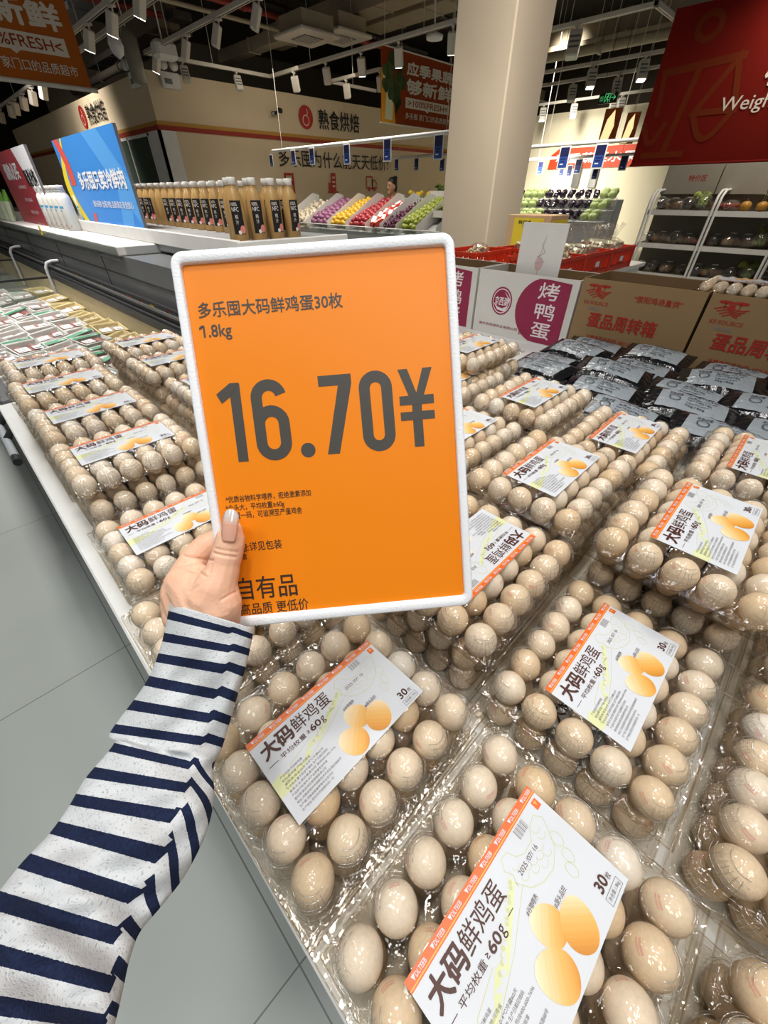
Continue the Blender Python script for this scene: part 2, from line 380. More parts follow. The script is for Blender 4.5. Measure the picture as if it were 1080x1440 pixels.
# ---------------------------------------------------------------- overhead ducts, pipes, tracks
M_duct = mat('galvanised_duct', 'a0947e', .55, .3, var=(4, .08)); M_pipe = mat('dark_pipe_paint', '3b352d', .6)
M_rpipe = mat('red_sprinkler_paint', '8a2f22', .5); M_bpipe = mat('beige_pipe_paint', 'b3a68c', .6)
def beam(name, label, cat, u0, v0, u1, v1, z, w, h, m, axis, ext=(0, 0)):
    a = at_z(u0, v0, z); b = at_z(u1, v1, z)
    bm = MB()
    if axis == 'y':
        x = (a.x+b.x)/2; y0, y1 = sorted((a.y, b.y)); y0 -= ext[0]; y1 += ext[1]; c = Vector((x, (y0+y1)/2, z)); L = y1-y0
        bm.box(-w/2, w/2, -L/2, L/2, 0, h, m, .01)
        for k in range(int(L/1.2)): bm.box(-w/2-.015, w/2+.015, -L/2+.6+k*1.2, -L/2+.64+k*1.2, -.015, h+.015, m)
    else:
        y = (a.y+b.y)/2; x0, x1 = sorted((a.x, b.x)); x0 -= ext[0]; x1 += ext[1]; c = Vector(((x0+x1)/2, y, z)); L = x1-x0
        bm.box(-L/2, L/2, -w/2, w/2, 0, h, m, .01)
        for k in range(int(L/1.2)): bm.box(-L/2+.6+k*1.2, -L/2+.64+k*1.2, -w/2-.015, w/2+.015, -.015, h+.015, m)
    return tag(bm.build(name, None, c), label, cat)
def pipe(name, label, u0, v0, u1, v1, z, r, m, axis, ext=(1, 1), group=None):
    a = at_z(u0, v0, z); b = at_z(u1, v1, z)
    if axis == 'y':
        x = (a.x+b.x)/2; y0, y1 = sorted((a.y, b.y)); P0 = Vector((x, y0-ext[0], z)); P1 = Vector((x, y1+ext[1], z))
    else:
        y = (a.y+b.y)/2; x0, x1 = sorted((a.x, b.x)); P0 = Vector((x0-ext[0], y, z)); P1 = Vector((x1+ext[1], y, z))
    c = (P0+P1)/2; bm = MB(); bm.tube([P0-c, P1-c], r, m, 10)
    L = (P1-P0).length; d = (P1-P0).normalized()
    for k in range(int(L/1.6)):
        q = P0-c+d*(.8+1.6*k); bm.tube([q-d*.03, q+d*.03], r*1.35, m, 10); bm.tube([q, q+Vector((0, 0, 5.6-z))], .008, M_dark, 5)
    return tag(bm.build(name, None, c), label, 'pipe', group)
beam('air_duct', 'wide beige air duct slanting up behind the hanging vegetable banner', 'duct', 395, 72, 520, 12, 4.5, .55, .35, M_duct, 'y', (2, 0))
beam('air_duct', 'narrow beige duct above the track over the deli wall', 'duct', 322, 92, 412, 50, 4.1, .3, .22, M_duct, 'y')
beam('air_duct', 'beige duct left of the column at the ceiling', 'duct', 570, 35, 632, 2, 4.6, .7, .35, M_duct, 'y', (0, 1))
beam('air_duct', 'large pale duct crossing behind the column on its right', 'duct', 770, 75, 940, 40, 4.4, .7, .4, M_duct, 'y', (1, 2))
beam('air_duct', 'pale duct below the large one, right of the column', 'duct', 775, 84, 930, 52, 4.2, .25, .2, M_bpipe, 'y', (1, 1))
beam('cable_tray', 'grey cable tray over the left orange banner', 'cable tray', 95, 25, 140, 2, 4.6, .5, .12, M_grey, 'y', (1, 3))
beam('cable_tray', 'dark cable tray above the twin emergency lamps', 'cable tray', 120, 110, 250, 25, 4.3, .4, .12, M_pipe, 'y', (0, -1.4))
beam('air_duct', 'brown duct end hanging above the deli corner', 'duct', 196, 66, 236, 40, 4.2, .5, .5, mat('brown_duct', '6d5f4a', .6), 'y', (0, .2))
pipe('sprinkler_pipe', 'red sprinkler pipe running right from above the deli corner to the vegetable banner', 380, 20, 535, 66, 4.3, .045, M_rpipe, 'x', (3, .5))
pipe('sprinkler_pipe', 'short red sprinkler pipe above the left orange banner', 150, 2, 225, 22, 4.3, .05, M_rpipe, 'x', (1, 0))
pipe('service_pipe', 'dark pipe running beside the red one above the deli', 400, 14, 540, 56, 5.0, .06, M_pipe, 'x', (4, 2))
pipe('service_pipe', 'beige pipe ending above the second track corner', 270, 13, 412, 45, 4.2, .035, M_bpipe, 'x', (2, 0))
pipe('service_pipe', 'dark pipe above the left end of the cream deli wall', 118, 118, 175, 95, 3.95, .08, M_pipe, 'y', (4, 2))
pipe('service_pipe', 'long beige pipe right of the column under the large duct', 775, 80, 940, 48, 4.05, .09, M_bpipe, 'y', (1, 2))
pipe('service_pipe', 'thin dark pipe at the top of the gap between banner and column', 560, 5, 640, 25, 5.1, .05, M_pipe, 'x', (1, 3))
pipe('service_pipe', 'upright black pipe beside the column near the far wall', 779, 90, 779, 91, 4.6, .05, M_pipe, 'y', (.1, 1.5))
for u, v, z, lab in [(480, 55, 4.15, 'square ceiling cassette hanging left of the vegetable banner'), (740, 146, 3.75, 'pale square ceiling cassette beside the column above the far wall'), (432, 55, 3.95, 'pale ceiling cassette with a hanging hook above the deli wall')]:
    p = at_z(u, v, z); t = thing('ceiling_cassette', lab, 'air conditioner', p)
    MB().box(-.5, .5, -.5, .5, 0, .06, M_track, .02).box(-.4, .4, -.4, .4, .06, .3, M_duct).build('housing', t)
    b = MB(); b.box(-.24, .24, -.24, .24, -.012, -.001, M_grey)
    for q in range(6): b.box(-.22, .22, -.2+q*.075, -.18+q*.075, -.018, -.012, M_track)
    b.build('grille', t)

ZT = 3.53
def track(label, pts, hang=1.2):
    P = [Vector((x, y, ZT)) for x, y in pts]; c = P[0].copy()
    t = thing('lighting_track', label, 'lighting track', c)
    b = MB()
    for a, q in zip(P[:-1], P[1:]):
        lo = Vector((min(a.x, q.x), min(a.y, q.y), 0))-c; hi = Vector((max(a.x, q.x), max(a.y, q.y), 0))-c
        b.box(lo.x-.035, hi.x+.035, lo.y-.035, hi.y+.035, 0, .06, M_track, .006)
    b.build('rail', t)
    b = MB()
    for a, q in zip(P[:-1], P[1:]):
        lo = Vector((min(a.x, q.x), min(a.y, q.y), 0))-c; hi = Vector((max(a.x, q.x), max(a.y, q.y), 0))-c
        b.box(lo.x-.012, hi.x+.012, lo.y-.012, hi.y+.012, -.002, 0, M_dark)
    b.build('slot', t)
    for a, q in zip(P[:-1], P[1:]):
        L = (q-a).length; n = max(1, int(L/2.2))
        for k in range(n):
            s_ = a.lerp(q, (k+.5)/n)-c; MB().tube([s_+Vector((0, 0, .06)), s_+Vector((0, 0, 5.6-ZT))], .006, M_track, 5).build('suspension_wire', t)
    return t
track('lighting track running away over the orange banner at far left', [(3.95, 8.4), (3.95, 22)])
track('lighting track from the top edge above the left cream wall', [(3.55, 8), (3.55, 11.4)])
track('L-shaped lighting track above the deli corner', [(4.9, 4.5), (4.9, 11.5), (7.72, 11.5), (7.72, 5.2)])
track('short L-shaped lighting track left of the vegetable banner', [(10.6, 10.95), (9.05, 10.95), (9.05, 9.2)])
track('lighting track with its corner beside the red banner', [(9.18, 6.6), (9.18, 3.6), (10.2, 3.6)])
track('second lighting track right of the column, counted from above', [(11.9, 7.2), (11.9, 3.5)])
track('third lighting track right of the column, counted from above', [(13.15, 8.2), (13.15, 4.4)])
track('lowest lighting track right of the column, near the far wall', [(15.7, 9.4), (15.7, 5.2)])
M_lens = mat('lit_lamp_lens', 'fdfbf4', .3, emit=14, var=None)
M_lens0 = mat('unlit_lamp_lens', 'cfcbc2', .2)
def track_spot(u, v, x, y, label, group, lit, yaw, tilt=.35, s=1.0):
    t = thing('track_spotlight', label, 'spotlight', (x, y, ZT-.001), yaw, group)
    Mt = Matrix.Translation((0, 0, -.05)) @ Euler((tilt, 0, 0)).to_matrix().to_4x4()
    b = MB(); b.box(-.02*s, .02*s, -.06*s, .06*s, -.03, 0, M_track, .004); b.tube([(0, 0, -.02), (0, 0, -.08)], .012, M_track, 8); b.build('bracket', t)
    b = MB(); b.box(-.075*s, .075*s, -.04*s, .06*s, -.27*s, -.02, M_track, .012, Mt)
    for k in range(3): b.box(-.06*s, .06*s, .061*s, .063*s, (-.1-.05*k)*s, (-.08-.05*k)*s, M_grey, 0, Mt)
    b.build('housing', t)
    MB().box(-.06*s, .06*s, -.03*s, .05*s, -.274*s, -.2705*s, M_lens if lit else M_lens0, 0, Mt).build('lens', t)
    return t
def spots(rail, axis, const, uv, lits, yaw, s=1.0):
    for i, (u, v) in enumerate(uv):
        p = at_z(u, v, ZT-.16)
        x, y = (const, p.y) if axis == 'y' else (p.x, const)
        q = 'nearest' if i == 0 else ORD[i]
        track_spot(u, v, x, y, f'{"lit" if i in lits else "unlit"} spotlight, {ORD[i]} from left, {rail}', 'box spotlights on the lighting tracks', i in lits, yaw, .4, s)
spots('far track below the orange banner', 'y', 3.95, [(4, 163), (15, 154), (23, 150), (35, 143), (47, 135), (62, 126)], (), .5, 1.1)
spots('track above the left cream wall', 'y', 3.55, [(136, 55), (171, 32), (218, 6)], (0, 1, 2), .6)
spots('track rising from the deli corner', 'y', 4.9, [(217, 86), (256, 66), (299, 45), (354, 18)], (0,), .8)
spots('track along the deli wall', 'x', 11.5, [(268, 100), (347, 112)], (), 2.9)
spots('track over the fruit stand', 'y', 7.72, [(411, 115), (455, 103), (505, 90), (565, 78), (632, 55)], (2, 3, 4), -1.0)
spots('short track left of vegetable banner', 'y', 9.05, [(484, 125), (529, 114)], (), -1.0)
spots('track cornering beside the red banner', 'y', 9.18, [(803, 55)], (), 2.0, 1.3)
spots('second track right of the column', 'y', 11.9, [(829, 107), (903, 96)], (0, 1), 2.2, 1.2)
spots('third track right of the column', 'y', 13.15, [(795, 126), (858, 116)], (), 2.2, 1.2)
spots('lowest track right of the column', 'y', 15.7, [(759, 158), (808, 154), (862, 147), (892, 152)], (0, 1, 2), 2.2, 1.2)
# pendant detector, dome lamp, exit sign, mesh bag
p = at_z(163, 63, 3.3); b = MB(); b.lathe([(.0, -.16), (.09, -.1), (.12, 0), (.08, .12), (.0, .15)], M_white, 6); b.tube([(0, 0, .14), (-.03, .02, .8), (-.06, .05, 1.6)], .012, M_white, 6)
tag(b.build('hanging_speaker', None, p), 'white faceted speaker hanging on a cable above the deli corner', 'speaker')
p = at_z(611, 52, 3.55); b = MB(); b.lathe([(0, -.05), (.14, -.03), (.15, .02), (.05, .06), (0, .06)], M_white, 20); b.tube([(0, 0, .06), (-.02, .03, .8), (-.05, 0, 2.0)], .015, M_white, 6)
tag(b.build('dome_lamp', None, p), 'round white ceiling dome on a cable above the vegetable banner', 'lamp')
p = at_z(187, 78, 3.45); b = MB(); b.lathe([(0, -.38), (.13, -.34), (.15, .2), (.06, .34), (0, .34)], mat('grey_mesh_net', '8b8678', .8, bump=(60, .6)), 10)
b.tube([(0, 0, .3), (-.05, 0, 1.0), (-.1, .1, 2.1)], .01, M_white, 6); tag(b.build('covered_projector', None, p), 'grey net covered projector hanging above the deli corner', 'projector')
p = at_z(231, 71, 3.5); b = MB(); b.box(-.2, .2, -.14, .14, -.12, .12, M_white, .05); b.tube([(0, 0, .1), (0, 0, 2.1)], .012, M_white, 6)
tag(b.build('ceiling_router', None, p), 'rounded white box hanging beside the track at the deli corner', 'router')
pe = at_x(855, 138, 13.0); t = thing('exit_sign', 'green lit running man exit sign with arrow on dark plate', 'sign', pe)
b = MB(); b.M = frame_x(0, 0, 0); b.box(-.21, .21, -.09, .09, -.02, .02, M_dark, .005); b.build('plate', t)
M_exit = mat('lit_green_print', '5fe08a', .4, emit=1.2, var=None)
b = MB(); b.M = frame_x(0, 0, 0)
b.ribbon([(-.06, -.07), (-.06, .07), (.06, .07), (.06, -.07)], .012, M_exit, .022); b.ellipse(.01, .045, .016, .016, M_exit, .022, 10)
b.ribbon([(.0, .03), (-.012, -.01), (.02, -.03), (.015, -.07)], .016, M_exit, .022); b.ribbon([(-.012, -.01), (-.035, -.04), (-.055, -.05)], .014, M_exit, .022); b.ribbon([(-.035, .0), (-.02, .025), (.02, .02), (.035, .0)], .01, M_exit, .022)
b.ribbon([(.09, 0), (.17, 0)], .016, M_exit, .022); b.ribbon([(.14, .035), (.175, 0), (.14, -.035)], .014, M_exit, .022)
b.text('出口', -.17, -.09, .0, .04, M_exit, .022, .01); b.text('EXIT', -.17, -.09, -.045, -.01, M_exit, .022, .01); b.build('pictogram', t)
MB().tube([(0, -.15, .09), (0, -.15, 2.2)], .006, M_dark, 5).tube([(0, .15, .09), (0, .15, 2.2)], .006, M_dark, 5).build('suspension_wire', t)

# ---------------------------------------------------------------- egg table
TZ = .7815
M_tabw = mat('white_table_board', 'e4e5e3', .35)
t = thing('display_table', 'long white display table carrying the egg cartons, edge along the grey aisle', 'table', (-.04, .7, 0))
MB().box(0, 2.62, -1.6, 1.41, TZ-.03, TZ, M_tabw, .004).build('tabletop', t)
b = MB(); b.box(.12, 2.58, -1.5, 1.38, .0, TZ-.03, M_tabw)
for k in range(5): b.box(.118, .122, -1.5+k*.6, -1.495+k*.6, .06, TZ-.03, M_grey)
b.build('skirt_panel', t)
b = MB(); b.tube([(-.03, 1.03, TZ-.06), (-.03, 1.40, TZ-.06)], .013, mat('grey_bumper_foam', '9aa0a3', .6), 10); b.tube([(-.03, .985, TZ-.06), (-.03, 1.032, TZ-.06)], .0135, M_dark, 10)
b.tube([(-.03, 1.2, TZ-.06), (.0, 1.2, TZ-.03)], .012, M_dark, 8); b.tube([(-.03, 1.36, TZ-.06), (.0, 1.36, TZ-.03)], .012, M_dark, 8); b.build('bumper_bar', t)

# ---- egg carton: clear tray, clear lid, printed card
PIT = .048
EG = [(-2.5*PIT+i*PIT, -2*PIT+j*PIT) for j in range(5) for i in range(6)]
M_lid = clear('clear_lid_plastic', (.985, .98, .97), .034, .035, 100, .24, .0)
M_rib_glint = clear('rib_and_glint_plastic', (.93, .91, .87), .20, .1, 150, .3, .16)
M_tray = clear('clear_tray_plastic', (.90, .865, .81), .035, .05, 90, .28, .0)
HX, HY = .1535, .1305
def height_mesh(fn, m, nx, ny):
    xs = np.linspace(-HX, HX, nx); ys = np.linspace(-HY, HY, ny)
    X, Y = np.meshgrid(xs, ys); Z = fn(X, Y)
    vs = np.stack([X.ravel(), Y.ravel(), Z.ravel()], 1)
    fs = [(j*nx+i, j*nx+i+1, (j+1)*nx+i+1, (j+1)*nx+i) for j in range(ny-1) for i in range(nx-1)]
    b = MB(); b.add(vs, fs, m, True); return b
def egg_dist(X, Y):
    d = np.full(X.shape, 9.)
    for ex, ey in EG: d = np.minimum(d, np.hypot(X-ex, Y-ey))
    return d
def lid_fn(X, Y):   # heights measured from the card's level
    d = egg_dist(X, Y); zc = -.0295
    dome = zc+.0305*np.sqrt(np.clip(1-(d/.0262)**2, 0, 1))
    z = np.where(d < .0262, np.maximum(dome, zc-.004), zc-.004)
    inner = (np.abs(X) < .121) & (np.abs(Y) < .097)
    z = np.where(inner, np.maximum(z, zc+.013), z)
    u = .004*np.sin(X*900)*np.sin(Y*900)*.12
    card = (np.abs(X) < .107) & (np.abs(Y) < .059)
    z = np.where(card, -.0011, z)
    return z+np.where(card, 0, u)
def tray_fn(X, Y):
    d = egg_dist(X, Y); zc = -.0295
    cup = zc-.0292*np.sqrt(np.clip(1-(d/.0246)**2, 0, 1))
    post = zc-.005+.019*np.clip((d-.0246)/.0085, 0, 1)
    z = np.where(d < .0246, cup, post)
    out = (np.abs(X) > .143) | (np.abs(Y) > .119)
    return np.where(out & (d >= .0246), zc-.006, z)
lidb = height_mesh(lid_fn, M_lid, 90, 74)
zf = -.0335
for k, q in enumerate((0, .0045)):      # rolled rim of the lid
    a, c = HX-q, HY-q
    lidb.tube([(-a, -c, zf), (a, -c, zf), (a, c, zf), (-a, c, zf), (-a, -c, zf)], .0011, M_lid, 6, False)
for i in range(5):                       # snap buttons between the eggs on both long rims
    for sy in (-1, 1):
        for rr in (.0042, .0022):
            cx, cy = -2*PIT+i*PIT, sy*.1255
            lidb.tube([(cx+rr*math.cos(2*PI*k/10), cy+rr*math.sin(2*PI*k/10), zf+.002) for k in range(11)], .0009, M_lid, 5, False)
for j in range(4):
    for sx in (-1, 1):
        for rr in (.0042, .0022):
            cx, cy = sx*.1480, -1.5*PIT+j*PIT
            lidb.tube([(cx+rr*math.cos(2*PI*k/10), cy+rr*math.sin(2*PI*k/10), zf+.002) for k in range(11)], .0009, M_lid, 5, False)
for ex, ey in EG:                        # moulded ribs down the outer side of the rim domes
    ox = 1 if ex > .11 else (-1 if ex < -.11 else 0); oy = 1 if ey > .09 else (-1 if ey < -.09 else 0)
    if not (ox or oy): continue
    base = math.atan2(oy, ox)
    for k in range(-3, 4):
        an = base+k*.24+rng.uniform(-.06, .06); pts = []; sp_ = rng.uniform(-.12, .12)
        for q in range(6):
            dd = .0262*math.sin(.75+.8*q/5); zz = -.0295+.0306*math.cos(.75+.8*q/5)
            pts.append((ex+dd*math.cos(an+sp_*q/5), ey+dd*math.sin(an+sp_*q/5), zz))
        lidb.tube(pts, .00032, M_rib_glint, 4, False)
    for el in (.62, .85, 1.1, 1.32):  # wavy hazy tubes stand in for curved highlights on the clear domes
        e_ = el+rng.uniform(-.05, .05); dd = .0264*math.sin(e_); zz = -.0295+.0308*math.cos(e_)
        lidb.tube([(ex+dd*math.cos(base+a_), ey+dd*math.sin(base+a_), zz+.0008*math.sin(a_*6+ex*90)) for a_ in np.linspace(-1.1, 1.1, 11)], .00045 if el < .7 else .0003, M_rib_glint, 4, False)
trayb = height_mesh(tray_fn, M_tray, 78, 64)
for q in (0,):
    trayb.tube([(-HX, -HY, zf-.002), (HX, -HY, zf-.002), (HX, HY, zf-.002), (-HX, HY, zf-.002), (-HX, -HY, zf-.002)], .0011, M_tray, 6, False)
LID, TRAY = lidb.mesh('lid'), trayb.mesh('tray')

def egg_card():
    b = MB(); w, h = .207, .112
    MW = mat('white_card', 'd2d5da', .4, .35, var=None); MO = mat('orange_card_band', 'e0651f', .4, var=None)
    MBR = mat('brown_card_print', '4a241b', .5, var=None); MOL = mat('olive_line_print', 'c9cda0', .5, var=None); MOF = mat('pale_olive_print', 'd8dca8', .5, var=None)
    MT = mat('grey_small_print', '76706c', .5, var=None); MY = mat('yellow_card_line', 'f3b24a', .4, var=None)
    b.box(-w/2, w/2, -h/2, h/2, -.0006, 0, MW)
    P = lambda u, v: (-w/2+u*w, h/2-v*h)
    Z = .00025
    def rect(u0, u1, v0, v1, m, z=Z): b.poly([P(u0, v1), P(u1, v1), P(u1, v0), P(u0, v0)], m, z)
    def T(s, u0, u1, v0, v1, m, bold=0, z=Z*2): a = P(u0, v1); c = P(u1, v0); b.text(s, a[0], c[0], a[1], c[1], m, z, bold)
    rect(0, 1, 0, .085, MO); rect(0, 1, .066, .074, MY, Z*2)
    for k in range(8): T('▼DLTEEB', .03+k*.125, .115+k*.125, .018, .056, MW, .02)
    # landscape and hen line drawing
    b.poly([P(.0, .70), P(.0, .52), P(.06, .50), P(.10, .56), P(.2, .58), P(.24, .52), P(.27, .56), P(.16, .64), P(.06, .70)], MOF, Z)
    b.poly([P(.24, .52), P(.30, .46), P(.36, .47), P(.42, .40), P(.48, .34), P(.56, .28), P(.6, .24), P(.6, .3), P(.52, .38), P(.44, .45), P(.34, .54)], MOF, Z)
    for k in range(26):
        x, y = .3+.3*k/26, .52-.27*k/26
        b.ellipse(*P(x+.006*math.sin(k*5), y+.012*math.cos(k*3)), .0022, .002, MOL if k % 2 else MW, Z*(1.4+.02*k), 7)
    b.ribbon([P(.2, .62), P(.4, .52), P(.62, .36)], .0006, MOL, Z); b.ribbon([P(.04, .66), P(.14, .5), P(.3, .44)], .0006, MOL, Z)
    hen = [(.60, .34), (.62, .26), (.60, .20), (.63, .13), (.67, .14), (.69, .22), (.73, .26), (.80, .26), (.84, .2), (.90, .17), (.93, .24), (.90, .34), (.86, .44), (.78, .5), (.70, .48), (.64, .42), (.60, .30)]
    b.ribbon([P(*q) for q in hen], .0007, MOL, Z)
    for cx, cy in [(.70, .32), (.74, .34), (.78, .36), (.72, .38), (.77, .42), (.81, .33), (.82, .4), (.86, .3), (.86, .24), (.66, .24), (.66, .34)]:
        b.ribbon([P(cx+.022*math.cos(a), cy+.035*math.sin(a)) for a in np.linspace(.3, PI+.3, 7)], .0005, MOL, Z)
    for cx, cy, r_ in [(.9, .42, .028), (.88, .55, .026), (.84, .62, .026)]:
        q = P(cx, cy); b.ribbon([(q[0]+r_*.19*math.cos(a), q[1]+r_*.26*math.sin(a)) for a in np.linspace(0, 2*PI, 15)[:-1]], .0006, MOL, Z*1.2, closed=True)
    # words
    T('大码', .04, .25, .115, .315, MBR, .045); T('鲜鸡蛋', .258, .535, .122, .305, MBR, .006)
    T('平均枚重', .115, .29, .35, .41, MBR, .012); T('≥', .305, .32, .355, .395, MBR, .02); T('60', .33, .405, .335, .415, MBR, .05); T('g', .41, .437, .35, .435, MBR, .012)
    rect(.035, .095, .378, .384, MBR); rect(.455, .52, .372, .378, MBR)
    for k in range(12): rect(.765+k*.0068, .765+k*.0068+(.002 if k % 3 else .004), .10, .185, MT)
    rect(.94, .978, .105, .185, MO); T('▼', .95, .968, .12, .16, MY)
    T('2025 /07/ 16', .645, .80, .285, .325, MBR)
    T('#谷物喂养', .545, .635, .455, .50, MBR); T('#源头品控', .66, .755, .60, .645, MBR)
    T('30', .855, .925, .795, .885, MBR, .05); T('枚', .93, .955, .835, .885, MBR)
    a, c = P(.852, .91), P(.965, .975)
    b.ribbon([(a[0], a[1]), (c[0], a[1]), (c[0], c[1]), (a[0], c[1])], .0005, MT, Z, closed=True); T('净含量:1.8kg', .86, .957, .923, .962, MT)
    lines = ['产品名称:大码鲜鸡蛋', '配料:鲜鸡蛋 产地:河南省', '保质期:常温30天 0-4℃冷藏60天', '贮存条件:置于阴凉干燥处 生产日期见喷码', '食用方法:煎炒煮蒸均可 热线400-600-7696', '产品执行标准号:农产品质量安全标准', '委托商:鲜品供应链管理有限公司', '地址:河南省郑州市高新技术开发区瑞达路88号', '生产商:河南省鲜禽养殖专业合作社', '生产地址:荥阳市乔楼镇鸡场一号']
    for k, s in enumerate(lines): T(s, .05, .05+.0135*min(24, len(s)+1), .525+k*.043, .525+k*.043+.028, MT)
    # photographs of three eggs printed on the card
    c8 = [(238, 224, 198), (240, 222, 188), (240, 212, 165), (238, 198, 138), (233, 180, 100), (228, 166, 78), (218, 150, 58), (205, 135, 46)]
    cols = []
    for q in range(22):
        f_ = q/21*7; i_ = min(6, int(f_)); cols.append('%02x%02x%02x' % tuple(int(c8[i_][w_]*(1-f_+i_)+c8[i_+1][w_]*(f_-i_)) for w_ in range(3)))
    def egg(u, v, rx, ry, rot, z, warm=0):
        cx, cy = P(u, v); n = 36
        pt = [(rx*math.cos(2*PI*k/n)*(1-.12*math.sin(2*PI*k/n)), ry*math.sin(2*PI*k/n)) for k in range(n)]
        hs = ry*np.cos(np.linspace(0, PI, 35))
        for i in range(34):
            cc = cols[min(21, max(0, int((i/34)**1.05*22+warm*2.2)))]
            hi, lo = hs[i], hs[i+1]
            half = lambda yy: rx*math.sqrt(max(0, 1-(yy/ry)**2))*(1-.12*yy/ry)
            q = [(-half(hi), hi), (-half(lo), lo), (half(lo), lo), (half(hi), hi)]
            R_ = [(cx+a_*math.cos(rot)-c_*math.sin(rot), cy+a_*math.sin(rot)+c_*math.cos(rot)) for a_, c_ in q]
            b.poly(R_, mat('egg_picture_'+cc, cc, .35, var=None), z)
    egg(.582, .635, .0150, .0170, .55, Z*1.5); egg(.684, .81, .0168, .0195, -.75, Z*2, 1.6); egg(.474, .815, .0165, .0195, .75, Z*2.5, .3)
    return b.mesh('label_card')
CARD = egg_card()

# ---- eggs
def egg_mat():
    m = bpy.data.materials.new('brown_eggshell'); m.use_nodes = True; nt = m.node_tree; b = nt.nodes['Principled BSDF']
    g = nd(nt, 'ShaderNodeNewGeometry'); oi = nd(nt, 'ShaderNodeObjectInfo'); ad = nd(nt, 'ShaderNodeMath', operation='ADD')
    nt.links.new(g.outputs['Random Per Island'], ad.inputs[0]); nt.links.new(oi.outputs['Random'], ad.inputs[1])
    fr = nd(nt, 'ShaderNodeMath', operation='FRACT'); nt.links.new(ad.outputs[0], fr.inputs[0])
    cr = nd(nt, 'ShaderNodeValToRGB'); nt.links.new(fr.outputs[0], cr.inputs[0]); e = cr.color_ramp.elements
    e[0].position = 0; e[0].color = srgb('e6d3b8'); e[1].position = 1; e[1].color = srgb('f0e6d8')
    for p_, c_ in ((.2, 'e0c39c'), (.38, 'e9d5bb'), (.6, 'ecdcc6'), (.8, 'e3c9a6')): q = e.new(p_); q.color = srgb(c_)
    tc = nd(nt, 'ShaderNodeTexCoord'); n = nd(nt, 'ShaderNodeTexNoise', Scale=260.0, Detail=3.0); nt.links.new(tc.outputs['Object'], n.inputs['Vector'])
    mr = nd(nt, 'ShaderNodeMapRange'); mr.inputs[3].default_value = .86; mr.inputs[4].default_value = 1.1; nt.links.new(n.outputs[0], mr.inputs[0])
    mx = nd(nt, 'ShaderNodeMix', data_type='RGBA', blend_type='MULTIPLY'); mx.inputs[0].default_value = 1
    nt.links.new(cr.outputs[0], mx.inputs[6]); nt.links.new(mr.outputs[0], mx.inputs[7])
    # pink ink stamp near the top of the shell, in the shell's own UV
    uv = nd(nt, 'ShaderNodeSeparateXYZ'); nt.links.new(tc.outputs['UV'], uv.inputs[0])
    def band(sock, lo, hi):
        a = nd(nt, 'ShaderNodeMath', operation='GREATER_THAN'); a.inputs[1].default_value = lo; nt.links.new(sock, a.inputs[0])
        c = nd(nt, 'ShaderNodeMath', operation='LESS_THAN'); c.inputs[1].default_value = hi; nt.links.new(sock, c.inputs[0])
        d = nd(nt, 'ShaderNodeMath', operation='MULTIPLY'); nt.links.new(a.outputs[0], d.inputs[0]); nt.links.new(c.outputs[0], d.inputs[1]); return d.outputs[0]
    mu = band(uv.outputs[0], .445, .555); v1 = band(uv.outputs[1], .245, .275); v2 = band(uv.outputs[1], .286, .308)
    vv = nd(nt, 'ShaderNodeMath', operation='ADD'); nt.links.new(v1, vv.inputs[0]); nt.links.new(v2, vv.inputs[1])
    mm = nd(nt, 'ShaderNodeMath', operation='MULTIPLY'); nt.links.new(mu, mm.inputs[0]); nt.links.new(vv.outputs[0], mm.inputs[1])
    mp = nd(nt, 'ShaderNodeMapping'); mp.inputs['Scale'].default_value = (190, 170, 1); nt.links.new(tc.outputs['UV'], mp.inputs[0])
    n2 = nd(nt, 'ShaderNodeTexNoise', Scale=1.0, Detail=1.0); nt.links.new(mp.outputs[0], n2.inputs['Vector'])
    th = nd(nt, 'ShaderNodeMath', operation='GREATER_THAN'); th.inputs[1].default_value = .49; nt.links.new(n2.outputs[0], th.inputs[0])
    m3 = nd(nt, 'ShaderNodeMath', operation='MULTIPLY'); nt.links.new(mm.outputs[0], m3.inputs[0]); nt.links.new(th.outputs[0], m3.inputs[1])
    m4 = nd(nt, 'ShaderNodeMath', operation='MULTIPLY'); nt.links.new(m3.outputs[0], m4.inputs[0]); m4.inputs[1].default_value = .65
    x2 = nd(nt, 'ShaderNodeMix', data_type='RGBA'); nt.links.new(m4.outputs[0], x2.inputs[0]); nt.links.new(mx.outputs[2], x2.inputs[6]); x2.inputs[7].default_value = srgb('cc4a52')
    nt.links.new(x2.outputs[2], b.inputs['Base Color']); b.inputs['Roughness'].default_value = .5; b.inputs['Specular IOR Level'].default_value = .3
    b.inputs['Subsurface Weight'].default_value = 0
    n4 = nd(nt, 'ShaderNodeTexNoise', Scale=700.0, Detail=1.0); nt.links.new(tc.outputs['Object'], n4.inputs['Vector'])
    bp = nd(nt, 'ShaderNodeBump', Strength=.12, Distance=.002); nt.links.new(n4.outputs[0], bp.inputs['Height']); nt.links.new(bp.outputs[0], b.inputs['Normal'])
    return m
M_egg = egg_mat()
def egg_arrays(nu, nv):
    vs = []; uv = []; fs = []
    for i in range(nv+1):
        t_ = PI*i/nv
        for k in range(nu+1):
            a = 2*PI*k/nu; r_ = .0229*math.sin(t_)*(1+.10*math.cos(t_))
            vs.append((r_*math.cos(a), r_*math.sin(a), .0288*math.cos(t_))); uv.append((k/nu, i/nv))
    w = nu+1
    for i in range(nv):
        for k in range(nu): fs.append((i*w+k, (i+1)*w+k, (i+1)*w+k+1, i*w+k+1))
    return np.array(vs), np.array(uv), fs
